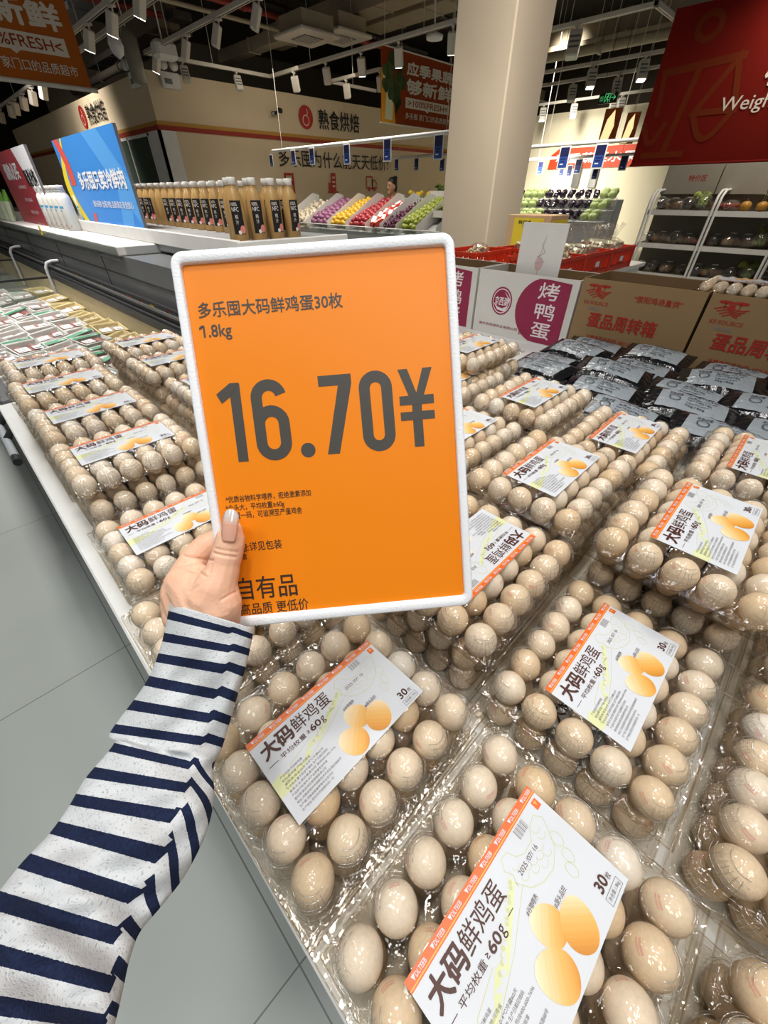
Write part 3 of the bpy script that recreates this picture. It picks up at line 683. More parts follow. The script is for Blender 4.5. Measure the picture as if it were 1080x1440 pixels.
def egg_mesh(vs, uv, fs, name='egg'):
    me = bpy.data.meshes.new(name); me.from_pydata(vs.tolist(), [], fs); me.materials.append(M_egg)
    l = me.uv_layers.new(name='UVMap'); li = np.zeros(len(me.loops), int); me.loops.foreach_get('vertex_index', li)
    l.data.foreach_set('uv', uv[li].ravel()); me.polygons.foreach_set('use_smooth', [True]*len(me.polygons)); me.update(); return me
ev, eu, ef = egg_arrays(28, 18); EGGM = egg_mesh(ev, eu, ef)
lv, lu, lf = egg_arrays(12, 8)

# carton centre x, y, level (0 = lower display level), turned?, label, eggs as single things?
Z0 = .90; DZ = .06
def zl(k): return Z0+k*DZ
CART = [
 # x, y, level, yaw deg, label, egg phrase (None: eggs go in the mass)
 (.121, -.063, 0, 0, 'clear carton of thirty eggs nearest the camera, its card cut by the bottom edge', 'carton nearest the camera'),
 (.121, .204, 0, 0, 'clear egg carton beside the striped sleeve, its whole card showing', 'carton beside the striped sleeve'),
 (.4495, -.023, 0, 0, 'clear egg carton right of the sleeve carton, shiny glare on its card', 'glossy carton right of sleeve carton'),
 (.447, .228, 1, 180, 'clear egg carton by the sign with its card printed upside down', 'carton with upside-down card'),
 (.709, -.029, 2, 0, 'topmost egg carton at the right, above the glossy carton', 'topmost right carton'),
 (.745, .245, 1.5, 0, 'egg carton right of the sign, behind the upside-down card', 'carton behind the upside-down card'),
 (.145, .756, 0, 0, 'low egg carton left of the hand, beside the aisle', 'low carton left of the hand'),
 (.155, 1.056, 1, 0, 'egg carton stepped up behind the low one left of the hand', 'stepped-up carton by the aisle'),
 (.447, -.297, 0, 1, 'egg carton at the right bottom edge, below the glossy carton', 'bottom right carton'),
 (1.165, -.068, 1, 0, 'egg carton at the right edge of the photo, touching the black pouches', 'right edge carton by black pouches'),
 (1.08, .205, 1, 0, 'egg carton between the black pouches and the carton with overlapping card', None),
 (1.093, .473, 1.4, 0, 'egg carton in front of the leftmost black pouches', None),
 (.80, .527, 1, 0, 'egg carton just right of the sign edge, card half hidden', None),
 (1.245, .81, 2, 0, 'farthest right egg carton, in front of the white duck egg box', None),
 (.16, 1.338, 1, 0, 'third egg carton from the hand along the aisle, card fully showing', None),
 (.157, 1.625, 1, 0, 'fourth egg carton from the hand along the aisle', None),
 (.176, 1.912, 1, 0, 'last egg carton along the aisle, touching the meat trays', None),
 (.125, .48, 0, 0, 'egg carton mostly hidden behind the hand', None),
 (.53, 1.31, 1, 0, 'egg carton cut by the sign left edge, nearest in the inner row', None),
 (.51, 1.615, 1, 0, 'second egg carton of the inner row left of the sign', None),
 (.515, 1.92, 1, 0, 'last egg carton of the inner row, before the meat trays', None),
 (.12, -.335, 0, 0, 'egg carton below the bottom frame edge, only its rim in view', None),
 (1.10, .765, 1, 0, 'cardless looking egg carton behind the one by the leftmost pouches', None),
 (.763, -.300, 0, 0, 'egg carton at the right edge, below the topmost carton', None),
 (.45, .245, 0, 0, 'egg carton supporting the upside-down card carton', None),
 (.765, -.03, 1, 0, 'middle egg carton under the topmost one at the right', None),
 (.765, -.03, 0, 0, 'bottom egg carton under the topmost one at the right', None),
 (.765, .242, 0, 0, 'egg carton under the one behind the upside-down card', None),
 (.16, 1.04, 0, 0, 'egg carton under the stepped-up one by the aisle', None),
 (1.135, .20, 0, 0, 'lower egg carton beside the black pouches', None),
 (1.135, -.07, 0, 0, 'lower egg carton under the right edge carton', None),
 (1.13, .48, 0, 0, 'lower egg carton under the one by the leftmost pouches', None),
 (.80, .52, 0, 0, 'lower egg carton under the half hidden card', None),
 (1.25, .80, 1, 0, 'middle egg carton before the white duck egg box', None),
 (.46, .53, 0, 0, 'egg carton hidden behind the sign, front of the inner row', None),
 (.48, .80, 0, 0, 'egg carton hidden behind the sign, middle of the inner row', None),
 (.16, 1.32, 0, 0, 'lower egg carton under the third one from the hand', None),
 (.16, 1.60, 0, 0, 'lower egg carton under the fourth one from the hand', None),
 (.17, 1.90, 0, 0, 'lower egg carton under the last one along the aisle', None),
 (.50, 1.05, 0, 0, 'lower egg carton of the inner row behind the sign', None),
 (.52, 1.33, 0, 0, 'lower egg carton at the sign left edge', None),
 (.52, 1.62, 0, 0, 'lower egg carton, second of the inner row', None),
 (.52, 1.91, 0, 0, 'lower egg carton, last of the inner row', None),
 (1.25, .80, 0, 0, 'lowest egg carton before the white duck egg box', None),
]
WHERE = {0: 'the carton nearest the camera', 1: 'the sleeve carton', 2: 'the glossy carton', 6: 'the low carton left of the hand', 8: 'the bottom right carton', 17: 'the carton behind the hand', 21: 'the frame edge carton', 23: 'the right edge lower carton', 24: 'the upside-down card stack', 26: 'the topmost right stack', 27: 'the stack right of the sign', 28: 'the stepped-up aisle stack', 29: 'the stack beside the pouches', 30: 'the right edge stack', 31: 'the stack by the leftmost pouches', 32: 'the half hidden stack', 34: 'the inner row, front, behind the sign', 35: 'the inner row, middle, behind the sign', 36: 'the third aisle stack', 37: 'the fourth aisle stack', 38: 'the last aisle stack', 39: 'the inner row behind the sign', 40: 'the sign left edge stack', 41: 'the second inner stack', 42: 'the last inner stack', 43: 'the stack before the duck egg box'}
for k, wh in WHERE.items():
    c_ = CART[k]; assert c_[2] == 0; CART.append((c_[0]+rng.uniform(-.004, .004), c_[1]+rng.uniform(-.003, .003), -1, 0, 'bottom layer egg carton under '+wh, None))
mass_v, mass_u, mass_f = [], [], []; nmass = 0
def add_mass(c, M):
    global nmass
    a = lv @ np.array(M.to_3x3()).T + np.array(c)
    mass_v.append(a); mass_u.append(lu); mass_f.extend([tuple(q+nmass for q in f) for f in lf]); nmass += len(lv)
for (x, y, lev, yaw, lab, phrase) in CART:
    z = zl(lev)
    t = thing('egg_carton', lab, 'egg carton', (x, y, z), R(yaw + rng.uniform(-.5, .5)), 'clear plastic egg cartons')
    for nm, me in (('tray', TRAY), ('lid', LID), ('label_card', CARD)):
        o = bpy.data.objects.new(nm, me); COL.objects.link(o); o.parent = t
    rm = Matrix.Rotation(t.rotation_euler.z, 4, 'Z')
    for idx, (ex, ey) in enumerate(EG):
        p = Vector((x, y, z)) + rm @ Vector((ex+rng.uniform(-.001, .001), ey+rng.uniform(-.001, .001), -.0297))
        s = rng.uniform(.955, 1.0)
        e = Euler((rng.uniform(-.22, .22), rng.uniform(-.22, .22), rng.uniform(-2.6, -.2) if rng.random() < .75 else rng.uniform(0, 6.28)))
        if phrase:
            o = bpy.data.objects.new('egg', EGGM); COL.objects.link(o); o.location = p; o.rotation_euler = e; o.scale = (s, s, s)
            i, j = idx % 6, idx//6
            if yaw == 180: i, j = 5-i, 4-j
            tag(o, f'brown egg, {ORD[i]} from aisle, {ORD[j]} row, in {phrase}', 'egg', 'brown eggs in '+phrase)
        else: add_mass(p, e.to_matrix().to_4x4() @ Matrix.Scale(s, 4))
me = egg_mesh(np.concatenate(mass_v), np.concatenate(mass_u), mass_f)
o = bpy.data.objects.new('egg_mass', me); COL.objects.link(o); o['kind'] = 'stuff'
tag(o, 'brown eggs filling the farther and lower clear cartons', 'eggs')

# ---------------------------------------------------------------- held price board
SX = Vector((.7591, -.6488, .0533)).normalized(); SY = Vector((.2909, .4113, .8638)); SY = (SY-SX*SX.dot(SY)).normalized(); SN = SX.cross(SY)
SC = Vector((.1787, .2394, -.1641))+EYE
SM = Matrix(((SX.x, SY.x, SN.x, SC.x), (SX.y, SY.y, SN.y, SC.y), (SX.z, SY.z, SN.z, SC.z), (0, 0, 0, 1)))
def rrect(hx, hy, r, n=6):
    pts = []
    for cx, cy, a0 in ((hx-r, hy-r, 0), (-hx+r, hy-r, PI/2), (-hx+r, -hy+r, PI), (hx-r, -hy+r, 1.5*PI)):
        for k in range(n+1): a = a0+PI/2*k/n; pts.append((cx+r*math.cos(a), cy+r*math.sin(a)))
    return pts
sign = thing('price_board', 'orange price board in white frame held up by the hand', 'sign'); sign.matrix_world = SM
M_frame = mat('white_frame_plastic', 'eef0f4', .4, .4, bump=(500, .12))
M_or = mat('orange_price_paper', 'f0860a', .42, .35, var=(3, .02)); M_ink = mat('dark_grey_ink', '484540', .5, var=None)
b = MB()
prof = [(.1125, .1568, .010, -.012), (.1125, .1568, .010, -.0025), (.1118, .1561, .0095, -.0006), (.1105, .1548, .009, 0), (.1058, .1486, .004, 0), (.1051, .1478, .0035, -.0008), (.1047, .1472, .003, -.0035), (.1047, .1472, .003, -.006)]
rings = [[(x, y, z) for x, y in rrect(hx, hy, r)] for hx, hy, r, z in prof]; n = len(rings[0]); fs = []
for i in range(len(rings)-1):
    for k in range(n): fs.append((i*n+k, i*n+(k+1) % n, (i+1)*n+(k+1) % n, (i+1)*n+k))
b.add([p for r_ in rings for p in r_], fs, M_frame, True)
b.poly(rrect(.1125, .1568, .010)[::-1], M_frame, -.012); fr = b.build('frame', sign)
b = MB(); b.prism(rrect(.1046, .1471, .003), -.0045, -.0036, M_or)
zt = -.0034
b.text('多乐囤大码鲜鸡蛋30枚', -.0972, .0190, .1072, .1192, M_ink, zt, .016); b.text('1.8kg', -.0955, -.0728, .0896, .1020, M_ink, zt, .016)
b.poly([(-.0948, .1018), (-.0962, .1018), (-.0984, .1000), (-.0984, .0986), (-.0955, .1004), (-.0948, .1004)], M_ink, zt+.0003)
wS = .0092
T_, B_ = .0556, -.0093
def stroke(pts, w=wS, closed=False, dz=0): b.ribbon(pts, w, M_ink, zt+dz, closed=closed)
def arc(cx, cy, rx, ry, a0, a1, n=14): return [(cx+rx*math.cos(R(a0+(a1-a0)*k/n)), cy+ry*math.sin(R(a0+(a1-a0)*k/n))) for k in range(n+1)]
# 1
stroke([(-.0778, B_), (-.0770, T_-.0005)], .0086); b.poly([(-.0733, T_), (-.0805, T_), (-.0925, .0475), (-.0890, .0398), (-.0815, .0447)], M_ink, zt+.00012)
# 6
hw, tp, bt = .0103, T_+.0008-wS/2, B_-.001+wS/2
stroke(arc(-.0500, tp-hw, hw, hw, 12, 180)+[(-.0603, .012)]); stroke(arc(-.0500, .0225-hw*.2, hw, hw, 0, 180)+arc(-.0500, bt+hw, hw, hw, 180, 360), wS, True, .00012)
# .
b.ellipse(-.0222, -.0042, .0062, .0062, M_ink, zt, 20)
# 7
b.poly([(-.0078, .0556), (.0198, .0556), (.0198, .0480), (.0045, B_), (-.0058, B_), (.0085, .0470), (-.0078, .0470)], M_ink, zt)
# 0
hw = .0094
stroke(arc(.0396, tp-hw, hw, hw, 0, 180)+arc(.0396, bt+hw, hw, hw, 180, 360), wS, True)
# yen
b.poly([(.0592, .0556), (.0672, .0556), (.0738, .0360), (.0802, .0556), (.0881, .0556), (.0777, .0272), (.0777, B_), (.0694, B_), (.0694, .0272)], M_ink, zt)
for y0, y1 in ((.0262, .0337), (.0135, .0205)): b.poly([(.0592, y0), (.0883, y0), (.0883, y1), (.0592, y1)], M_ink, zt+.0001)
M_dink = mat('dark_brown_ink', '3a2a20', .5, var=None)
for s_, q in [('*优质谷物科学喂养，拒绝激素添加', (-.0978, -.0242, -.0436, -.0376)), ('*个头大，平均枚重≥60g', (-.0988, -.0482, -.0516, -.0450)), ('*一蛋一码，可追溯至产蛋鸡舍', (-.0988, -.0336, -.0583, -.0520)),
              ('产地:详见包装', (-.0995, -.0549, -.0878, -.0792)), ('盒', (-.0910, -.0866, -.0946, -.0893)), ('自有品', (-.0993, -.0462, -.1325, -.1112)), ('高品质 更低价', (-.0993, -.0378, -.1482, -.1357))]:
    b.text(s_, q[0], q[1], max(q[2], -.1468), q[3], M_dink, zt, .012)
b.build('price_sheet', sign)

# ---------------------------------------------------------------- hand, with its sleeve
def blob(name, chains, m, voxel, smooth=6, sub=0):
    b = MB()
    for ch in chains:
        pts = [Vector(c[0]) for c in ch]; rs = [c[1] for c in ch]
        P_, R_ = [], []
        for i in range(len(pts)-1):
            k = 5
            for q in range(k): f = q/k; P_.append(pts[i].lerp(pts[i+1], f)); R_.append(rs[i]*(1-f)+rs[i+1]*f)
        P_.append(pts[-1]); R_.append(rs[-1])
        b.tube(P_, R_, m, 14)
        for p, r_ in ((pts[0], rs[0]), (pts[-1], rs[-1])): b.ball(p, r_*.98, r_*.98, r_*.98, m, 14, 10)
    o = b.build(name); md = o.modifiers.new('r', 'REMESH'); md.mode = 'VOXEL'; md.voxel_size = voxel; md.use_smooth_shade = True
    ms = o.modifiers.new('s', 'SMOOTH'); ms.iterations = smooth; ms.factor = .5
    dg = bpy.context.evaluated_depsgraph_get(); me = bpy.data.meshes.new_from_object(o.evaluated_get(dg)); me.name = name
    old = o.data; o.modifiers.clear(); o.data = me; bpy.data.meshes.remove(old)
    me.polygons.foreach_set('use_smooth', [True]*len(me.polygons)); me.materials.clear(); me.materials.append(m); return o
def sp(u, v, n):           # from the board's own plane: position along the board, n metres off its face
    d = ray(u, v); q = d*((SC-EYE).dot(SN)/d.dot(SN)); q = q*(1-n/abs((SC-EYE).dot(SN))*1.0)
    return EYE+q
def cp(x, y, n): return sp(200+x/4.5, 690+y/4.5, n)
M_skin = mat('skin', 'e9b99c', .45, .35, bump=(420, .1), var=(45, .045), sss=.25)
hand_ch = [
 # wrist and palm
 [(cp(385, 940, .010), .019), (cp(385, 840, .013), .020), (cp(385, 760, .016), .021), (cp(330, 640, .010), .020), (cp(262, 590, .000), .0165)],
 [(cp(455, 940, .010), .018), (cp(470, 840, .014), .019), (cp(480, 740, .019), .019), (cp(440, 650, .016), .0195)],
 [(cp(335, 940, .008), .016), (cp(318, 840, .009), .0165), (cp(272, 730, .006), .0165), (cp(250, 640, .000), .0175)],
 [(cp(520, 830, .017), .013), (cp(512, 720, .020), .0155), (cp(470, 620, .018), .0175)],
 # thumb
 [(cp(430, 680, .018), .020), (cp(470, 600, .0185), .0175), (cp(508, 510, .0165), .0140), (cp(522, 455, .0155), .0128), (cp(538, 400, .0150), .0126), (cp(553, 335, .0138), .0124), (cp(562, 285, .0125), .0116), (cp(568, 252, .0112), .0090)],
 [(cp(385, 640, .014), .018), (cp(330, 690, .014), .018)],
 # index finger, curling behind the board
 [(cp(255, 600, -.006), .0165), (cp(300, 500, -.014), .0142), (cp(345, 415, -.019), .0128), (cp(410, 345, -.022), .0118), (cp(470, 315, -.0245), .0105), (cp(560, 300, -.0245), .0098), (cp(640, 300, -.022), .0080)],
 # middle, ring, little finger behind
 [(cp(240, 660, -.008), .0165), (cp(300, 560, -.022), .0135), (cp(400, 470, -.030), .0120), (cp(500, 430, -.0265), .0108), (cp(600, 425, -.0245), .0100), (cp(680, 430, -.0225), .0080)],
 [(cp(235, 720, -.010), .0165), (cp(300, 640, -.024), .0135), (cp(400, 570, -.030), .0115), (cp(500, 540, -.0265), .0105), (cp(600, 535, -.0240), .0095), (cp(670, 545, -.022), .0075)],
 [(cp(240, 790, -.006), .0155), (cp(310, 720, -.022), .0120), (cp(410, 670, -.0275), .0100), (cp(500, 650, -.0245), .0088), (cp(580, 650, -.0225), .0075)],
 # fold of skin at the root of the index finger
 [(cp(290, 560, .000), .0125), (cp(350, 528, -.001), .0105), (cp(400, 535, -.002), .008)],
]
person = thing('person', 'person holding up the orange price board, only striped arm and hand in view', 'person', cp(385, 900, .02))
def under(o, t): # keep the world place while parenting
    o.parent = t; o.matrix_parent_inverse = t.matrix_world.inverted()
bpy.context.view_layer.update()
hand = blob('hand', hand_ch, M_skin, .0011, 5); under(hand, person)
# skin creases: across the thumb joint, under the index finger, round the ball of the thumb
creases = [([(455, 396), (520, 412), (592, 420)], 1), ([(470, 368), (530, 382), (602, 388)], .7), ([(262, 412), (330, 428), (445, 442)], 1.2), ([(296, 500), (360, 516), (410, 548)], 1), ([(300, 640), (370, 592), (420, 536), (440, 466)], .7), ([(500, 692), (560, 657), (594, 640)], .8), ([(520, 330), (560, 338), (600, 326)], .4)]
hm = hand.data; nrm = [v.normal.copy() for v in hm.vertices]
for v, n_ in zip(hm.vertices, nrm):
    q = v.co-EYE
    if n_.dot(q) > 0: continue
    zz = q.dot(FW); x_ = (540+FPX*q.dot(RT)/zz-200)*4.5; y_ = (720-FPX*q.dot(UP)/zz-690)*4.5; off = 0
    for line_, amp in creases:
        for (ax_, ay_), (bx_, by_) in zip(line_[:-1], line_[1:]):
            l2 = (bx_-ax_)**2+(by_-ay_)**2; f_ = max(0, min(1, ((x_-ax_)*(bx_-ax_)+(y_-ay_)*(by_-ay_))/l2)); dd_ = math.hypot(x_-ax_-f_*(bx_-ax_), y_-ay_-f_*(by_-ay_))
            if dd_ < 24: off = max(off, amp*.0013*math.exp(-(dd_/8)**2))
    if off: v.co -= n_*off
hm.update()
# creases across the thumb joint and nails
def nail(base, tip, w, name, long):
    c0, c1 = base, tip; ax = (c1-c0); L = ax.length; ax.normalize(); side = ax.cross(SN).normalized(); up = side.cross(ax).normalized()
    if up.dot(SN) < 0: up = -up
    b = MB(); rows = 24; cols = 9; V = []; FF = []; MM_ = []
    for i in range(rows+1):
        f = i/rows; ww = w/2*(.80+.2*min(1, f*4))*(1 if f < .72 else math.sqrt(max(.02, 1-((f-.72)/.285)**2)))
        for k in range(cols+1):
            g = -1+2*k/cols
            V.append(c0+ax*(L*f)+side*(ww*g)+up*(.0030*(1-(g*ww/(w/2))**2)-.0007*math.sin(PI*f)*0+.0018*math.sin(PI*min(1, f*.9))))
    for i in range(rows):
        f = i/rows
        m = M_nail if f < .52 else (M_nail2 if f < .62 else (M_nail25 if f < .72 else M_nail3))
        for k in range(cols): FF.append((i*(cols+1)+k, i*(cols+1)+k+1, (i+1)*(cols+1)+k+1, (i+1)*(cols+1)+k)); MM_.append(m)
    b.add(V, FF, M_nail, True); b.mats = [M_nail, M_nail2, M_nail25, M_nail3]; b.mi = [b.mats.index(q) for q in MM_]
    o = b.build(name); md = o.modifiers.new('thickness', 'SOLIDIFY'); md.thickness = .0006; return o
M_nail = mat('pink_nail_polish', 'dba58f', .12, .6, var=None, coat=.5); M_nail2 = mat('pale_pink_nail_polish', 'd8b09f', .12, .6, var=None, coat=.5); M_nail25 = mat('pearl_nail_polish', 'd3bbb0', .12, .6, var=None, coat=.5); M_nail3 = mat('grey_nail_tip_polish', 'cfc7c2', .1, .6, var=None, coat=.6)
nl = nail(cp(548, 322, .0245), cp(572, 118, .0195), .0128, 'thumb_nail', True); under(nl, person); nl['label'] = 'long glossy thumb nail with pale tip'
# sleeve: open knit tube from the cuff back along the forearm
Lp = [(239, 848), (227, 905), (205, 960), (155, 1030), (160, 1046), (120, 1095), (97, 1134), (69, 1173), (32, 1212), (0, 1252), (-30, 1290), (-60, 1335), (-100, 1400), (-150, 1470), (-220, 1560)]
Rp = [(357, 884), (349, 925), (332, 985), (312, 1052), (300, 1080), (301, 1122), (290, 1170), (262, 1228), (226, 1275), (196, 1312), (182, 1350), (172, 1395), (161, 1440), (145, 1490), (120, 1560)]
dep0 = (cp(385, 800, .02)-EYE).dot(FW)
Dp = np.interp(np.linspace(0, 1, 15), [0, .2, .5, 1], [dep0, dep0*.97, dep0*.80, dep0*.52])
Sy = [848, 865, 897, 925, 958, 992, 1026, 1050, 1087, 1125, 1164, 1211, 1265, 1330, 1400, 1480, 1560]; Sk = [.35, 1, 2, 3, 4, 5, 6, 7, 8, 9, 10, 11, 12, 13, 14, 15, 16]
def catm(A, t):
    n_ = len(A)-1; x = t*n_; i = min(n_-1, int(x)); f = x-i
    p0, p1, p2, p3 = A[max(0, i-1)], A[i], A[i+1], A[min(n_, i+2)]
    return [.5*(2*b_+(c_-a_)*f+(2*a_-5*b_+4*c_-d_)*f*f+(3*b_-a_-3*c_+d_)*f**3) for a_, b_, c_, d_ in zip(p0, p1, p2, p3)]
NR, NC = 170, 72
V = []; ST = []; SE = []
for i in range(NR+1):
    t_ = i/NR; l = catm(Lp, t_); r_ = catm(Rp, t_); d = float(np.interp(t_*14, range(15), Dp))
    A = EYE+ray(*l)*(d/FPX); B = EYE+ray(*r_)*(d/FPX); c = (A+B)/2; a = (B-A)/2; vw = (c-EYE).normalized(); fz = -vw*(a.length*.62)
    if i < 4: a *= 1-.02*(4-i)*0
    fold = math.exp(-((t_*14-3.45)/.35)**2)
    for k in range(NC):
        th = 2*PI*k/NC; g = -math.cos(th); h = math.sin(th)      # th 0 = left edge, pi/2 = towards the shopper's eye
        f = (g+1)/2
        w_ = .0022*math.sin(5*th+t_*31)*math.sin(t_*23+2*g)+.0016*math.sin(3*th-t_*47)
        w_ *= min(1, t_*8)*abs(h)
        p = c+a*g+fz*(h*(1+.12*fold))+vw*(-w_*2.2)
        V.append(p)
        s = float(np.interp(l[1], Sy, Sk))
        seam = float(np.interp(t_*14, [0, 3, 6, 8, 10, 14], [.74, .80, .74, .80, .90, .97]))
        if h >= 0 and f > seam:
            kk = float(np.interp(t_*14, [0, 3, 4, 7, 9, 14], [.5, .8, 5, 5.5, 2, 1])); s = s+float(np.interp(t_*14, [0, 3, 5], [.12, .2, .45]))-kk*(f-seam)
        ST.append(s); SE.append(abs(f-seam) if h > 0 else 1)
fs = [(i*NC+k, i*NC+(k+1) % NC, (i+1)*NC+(k+1) % NC, (i+1)*NC+k) for i in range(NR) for k in range(NC)]
me = bpy.data.meshes.new('sleeve'); me.from_pydata(V, [], fs)
at = me.attributes.new('stripe', 'FLOAT', 'POINT'); at.data.foreach_set('value', ST)
at = me.attributes.new('seam', 'FLOAT', 'POINT'); at.data.foreach_set('value', SE)
me.polygons.foreach_set('use_smooth', [True]*len(me.polygons))
m = bpy.data.materials.new('striped_knit'); m.use_nodes = True; nt = m.node_tree; bs = nt.nodes['Principled BSDF']
a1 = nd(nt, 'ShaderNodeAttribute', attribute_name='stripe'); a2 = nd(nt, 'ShaderNodeAttribute', attribute_name='seam'); tc = nd(nt, 'ShaderNodeTexCoord')
nz = nd(nt, 'ShaderNodeTexNoise', Scale=900.0); nt.links.new(tc.outputs['Object'], nz.inputs['Vector'])
q = nd(nt, 'ShaderNodeMath', operation='MULTIPLY_ADD'); q.inputs[1].default_value = .05; nt.links.new(nz.outputs[0], q.inputs[0]); nt.links.new(a1.outputs['Fac'], q.inputs[2])
pp = nd(nt, 'ShaderNodeMath', operation='PINGPONG'); pp.inputs[1].default_value = .5; nt.links.new(q.outputs[0], pp.inputs[0])
lt = nd(nt, 'ShaderNodeMath', operation='LESS_THAN'); lt.inputs[1].default_value = .205; nt.links.new(pp.outputs[0], lt.inputs[0])
sm = nd(nt, 'ShaderNodeMath', operation='LESS_THAN'); sm.inputs[1].default_value = .014; nt.links.new(a2.outputs['Fac'], sm.inputs[0])
# heathered white knit: short darker flecks running along the yarn
mp = nd(nt, 'ShaderNodeMapping'); mp.inputs['Scale'].default_value = (500, 500, 1600); nt.links.new(tc.outputs['Object'], mp.inputs[0])
n3 = nd(nt, 'ShaderNodeTexNoise', Scale=1.0, Detail=2.0); nt.links.new(mp.outputs[0], n3.inputs['Vector'])
cr = nd(nt, 'ShaderNodeValToRGB'); nt.links.new(n3.outputs[0], cr.inputs[0]); e = cr.color_ramp.elements
e[0].position = .30; e[0].color = srgb('999d9f'); e[1].position = .42; e[1].color = srgb('c6c9cb')
cb = nd(nt, 'ShaderNodeValToRGB'); nt.links.new(n3.outputs[0], cb.inputs[0]); e = cb.color_ramp.elements
e[0].position = .3; e[0].color = srgb('151c33'); e[1].position = .7; e[1].color = srgb('1f2945')
mx = nd(nt, 'ShaderNodeMix', data_type='RGBA'); nt.links.new(lt.outputs[0], mx.inputs[0]); nt.links.new(cr.outputs[0], mx.inputs[6]); nt.links.new(cb.outputs[0], mx.inputs[7])
nt.links.new(mx.outputs[2], bs.inputs['Base Color']); bs.inputs['Roughness'].default_value = .9; bs.inputs['Specular IOR Level'].default_value = .15
ad = nd(nt, 'ShaderNodeMath', operation='MULTIPLY_ADD'); ad.inputs[1].default_value = 1.6; nt.links.new(sm.outputs[0], ad.inputs[0]); nt.links.new(n3.outputs[0], ad.inputs[2])
bp = nd(nt, 'ShaderNodeBump', Strength=.35, Distance=.0012); nt.links.new(ad.outputs[0], bp.inputs['Height']); nt.links.new(bp.outputs[0], bs.inputs['Normal'])
me.materials.append(m)
slv = bpy.data.objects.new('sleeve', me); COL.objects.link(slv); md = slv.modifiers.new('thickness', 'SOLIDIFY'); md.thickness = .0012; md.offset = 1
under(slv, person); slv['label'] = 'white and navy striped knit sleeve'

# ---------------------------------------------------------------- cardboard boxes at the table end
M_wbox = mat('white_cardboard', 'd9d6d0', .75, .2, var=(5, .03)); M_kraft = mat('brown_cardboard', '947a58', .8, .15, var=(6, .04)); M_kin = mat('brown_cardboard_inside', '7d6548', .85, .1)
M_mag = mat('magenta_print', '94324f', .65, .2); M_magw = mat('white_box_print', 'ece2e2', .65, .2); M_bred2 = mat('red_box_print', 'a5322a', .7, .2); M_green = mat('green_tape', '2f6a35', .5); M_gp = mat('grey_box_print', '8c8583', .7)
BX = 2.2
def carton_box(name, label, y0, y1, z1, dep, mo, mi, lean=0, flap=True):
    t = thing(name, label, 'cardboard box', (BX, (y0+y1)/2, TZ)); w = (y1-y0)/2; h = z1-TZ; k = .006
    b = MB(); b.box(0, k, -w, w, 0, h, mo); b.box(dep-k, dep, -w, w, 0, h, mo); b.box(k, dep-k, -w, -w+k, 0, h, mo); b.box(k, dep-k, w-k, w, 0, h, mo); b.box(k, dep-k, -w+k, w-k, 0, k, mi)
    b.box(k, k+.001, -w+k, w-k, 0, h-.002, mi); b.box(dep-k-.001, dep-k, -w+k, w-k, 0, h-.002, mi)
    o = b.build('box_body', t); return t, w, h
def fx(w, h): return frame_x(-.0012, 0, 0)
def wbox_art(t, w, h, cut=False):
    b = MB(); b.M = frame_x(-.0008, 0, 0)
    pts = [(w-.035, h-.02)]+[(w*.56-.02+.17*math.cos(a)*1.0, h*.5+h*.5*math.sin(a)) for a in np.linspace(PI/2, 1.5*PI, 18)]+[(w-.035, .006)]
    pts = [(min(p[0], w-.035), min(max(p[1], .008), h-.012)) for p in pts]
    b.poly(pts, M_mag)
    for k, ch in enumerate('烤鸭蛋'): b.text(ch, w*.56-.075, w*.56+.035, h*.68-k*h*.29, h*.68-k*h*.29+h*.24, M_magw, .0006, .015)
    cx, cy = -w*.42, h*.56
    b.ellipse(cx, cy, .064, .07, M_mag, .0004, 30); b.ellipse(cx, cy, .056, .062, M_magw, .0007, 30); b.ellipse(cx, cy, .052, .057, M_mag, .001, 30)
    b.poly([(cx-.05, cy-.01), (cx-.02, cy-.045), (cx+.03, cy-.05), (cx+.045, cy-.02), (cx+.01, cy-.035), (cx-.02, cy-.03)], M_magw, .0013); b.poly([(cx+.01, cy+.05), (cx+.05, cy+.015), (cx+.048, cy-.01), (cx+.036, cy+.02)], M_magw, .0013)
    b.text('京西湖', cx-.042, cx+.042, cy-.022, cy+.022, M_magw, .0013, .02)
    b.text('衡水京西湖实业有限公司', -w*.86, w*.02, h*.14, h*.185, M_mag, .0006, .01)
    for k in range(10): b.box(w*.06+k*.006, w*.06+k*.006+(.0025 if k % 3 else .004), h*.1, h*.2, 0, .0006, M_mag)
    b.build('printing', t)
pA = at_x(672, 375, BX); pB = at_x(800, 395, BX); zt_ = .5*(pA.z+pB.z)
yR, yL = at_x(822, 392, BX).y+.012, at_x(676, 376, BX).y
t, w, h = carton_box('cardboard_box', 'white cardboard box with magenta roast duck egg panel, in full view', yR, yL, zt_, .30, M_wbox, M_kin); wbox_art(t, w, h)
t, w, h = carton_box('cardboard_box', 'white and magenta cardboard box half hidden behind the sign', yL+.015, yL+.015+(yL-yR), zt_, .30, M_wbox, M_kin); wbox_art(t, w, h)
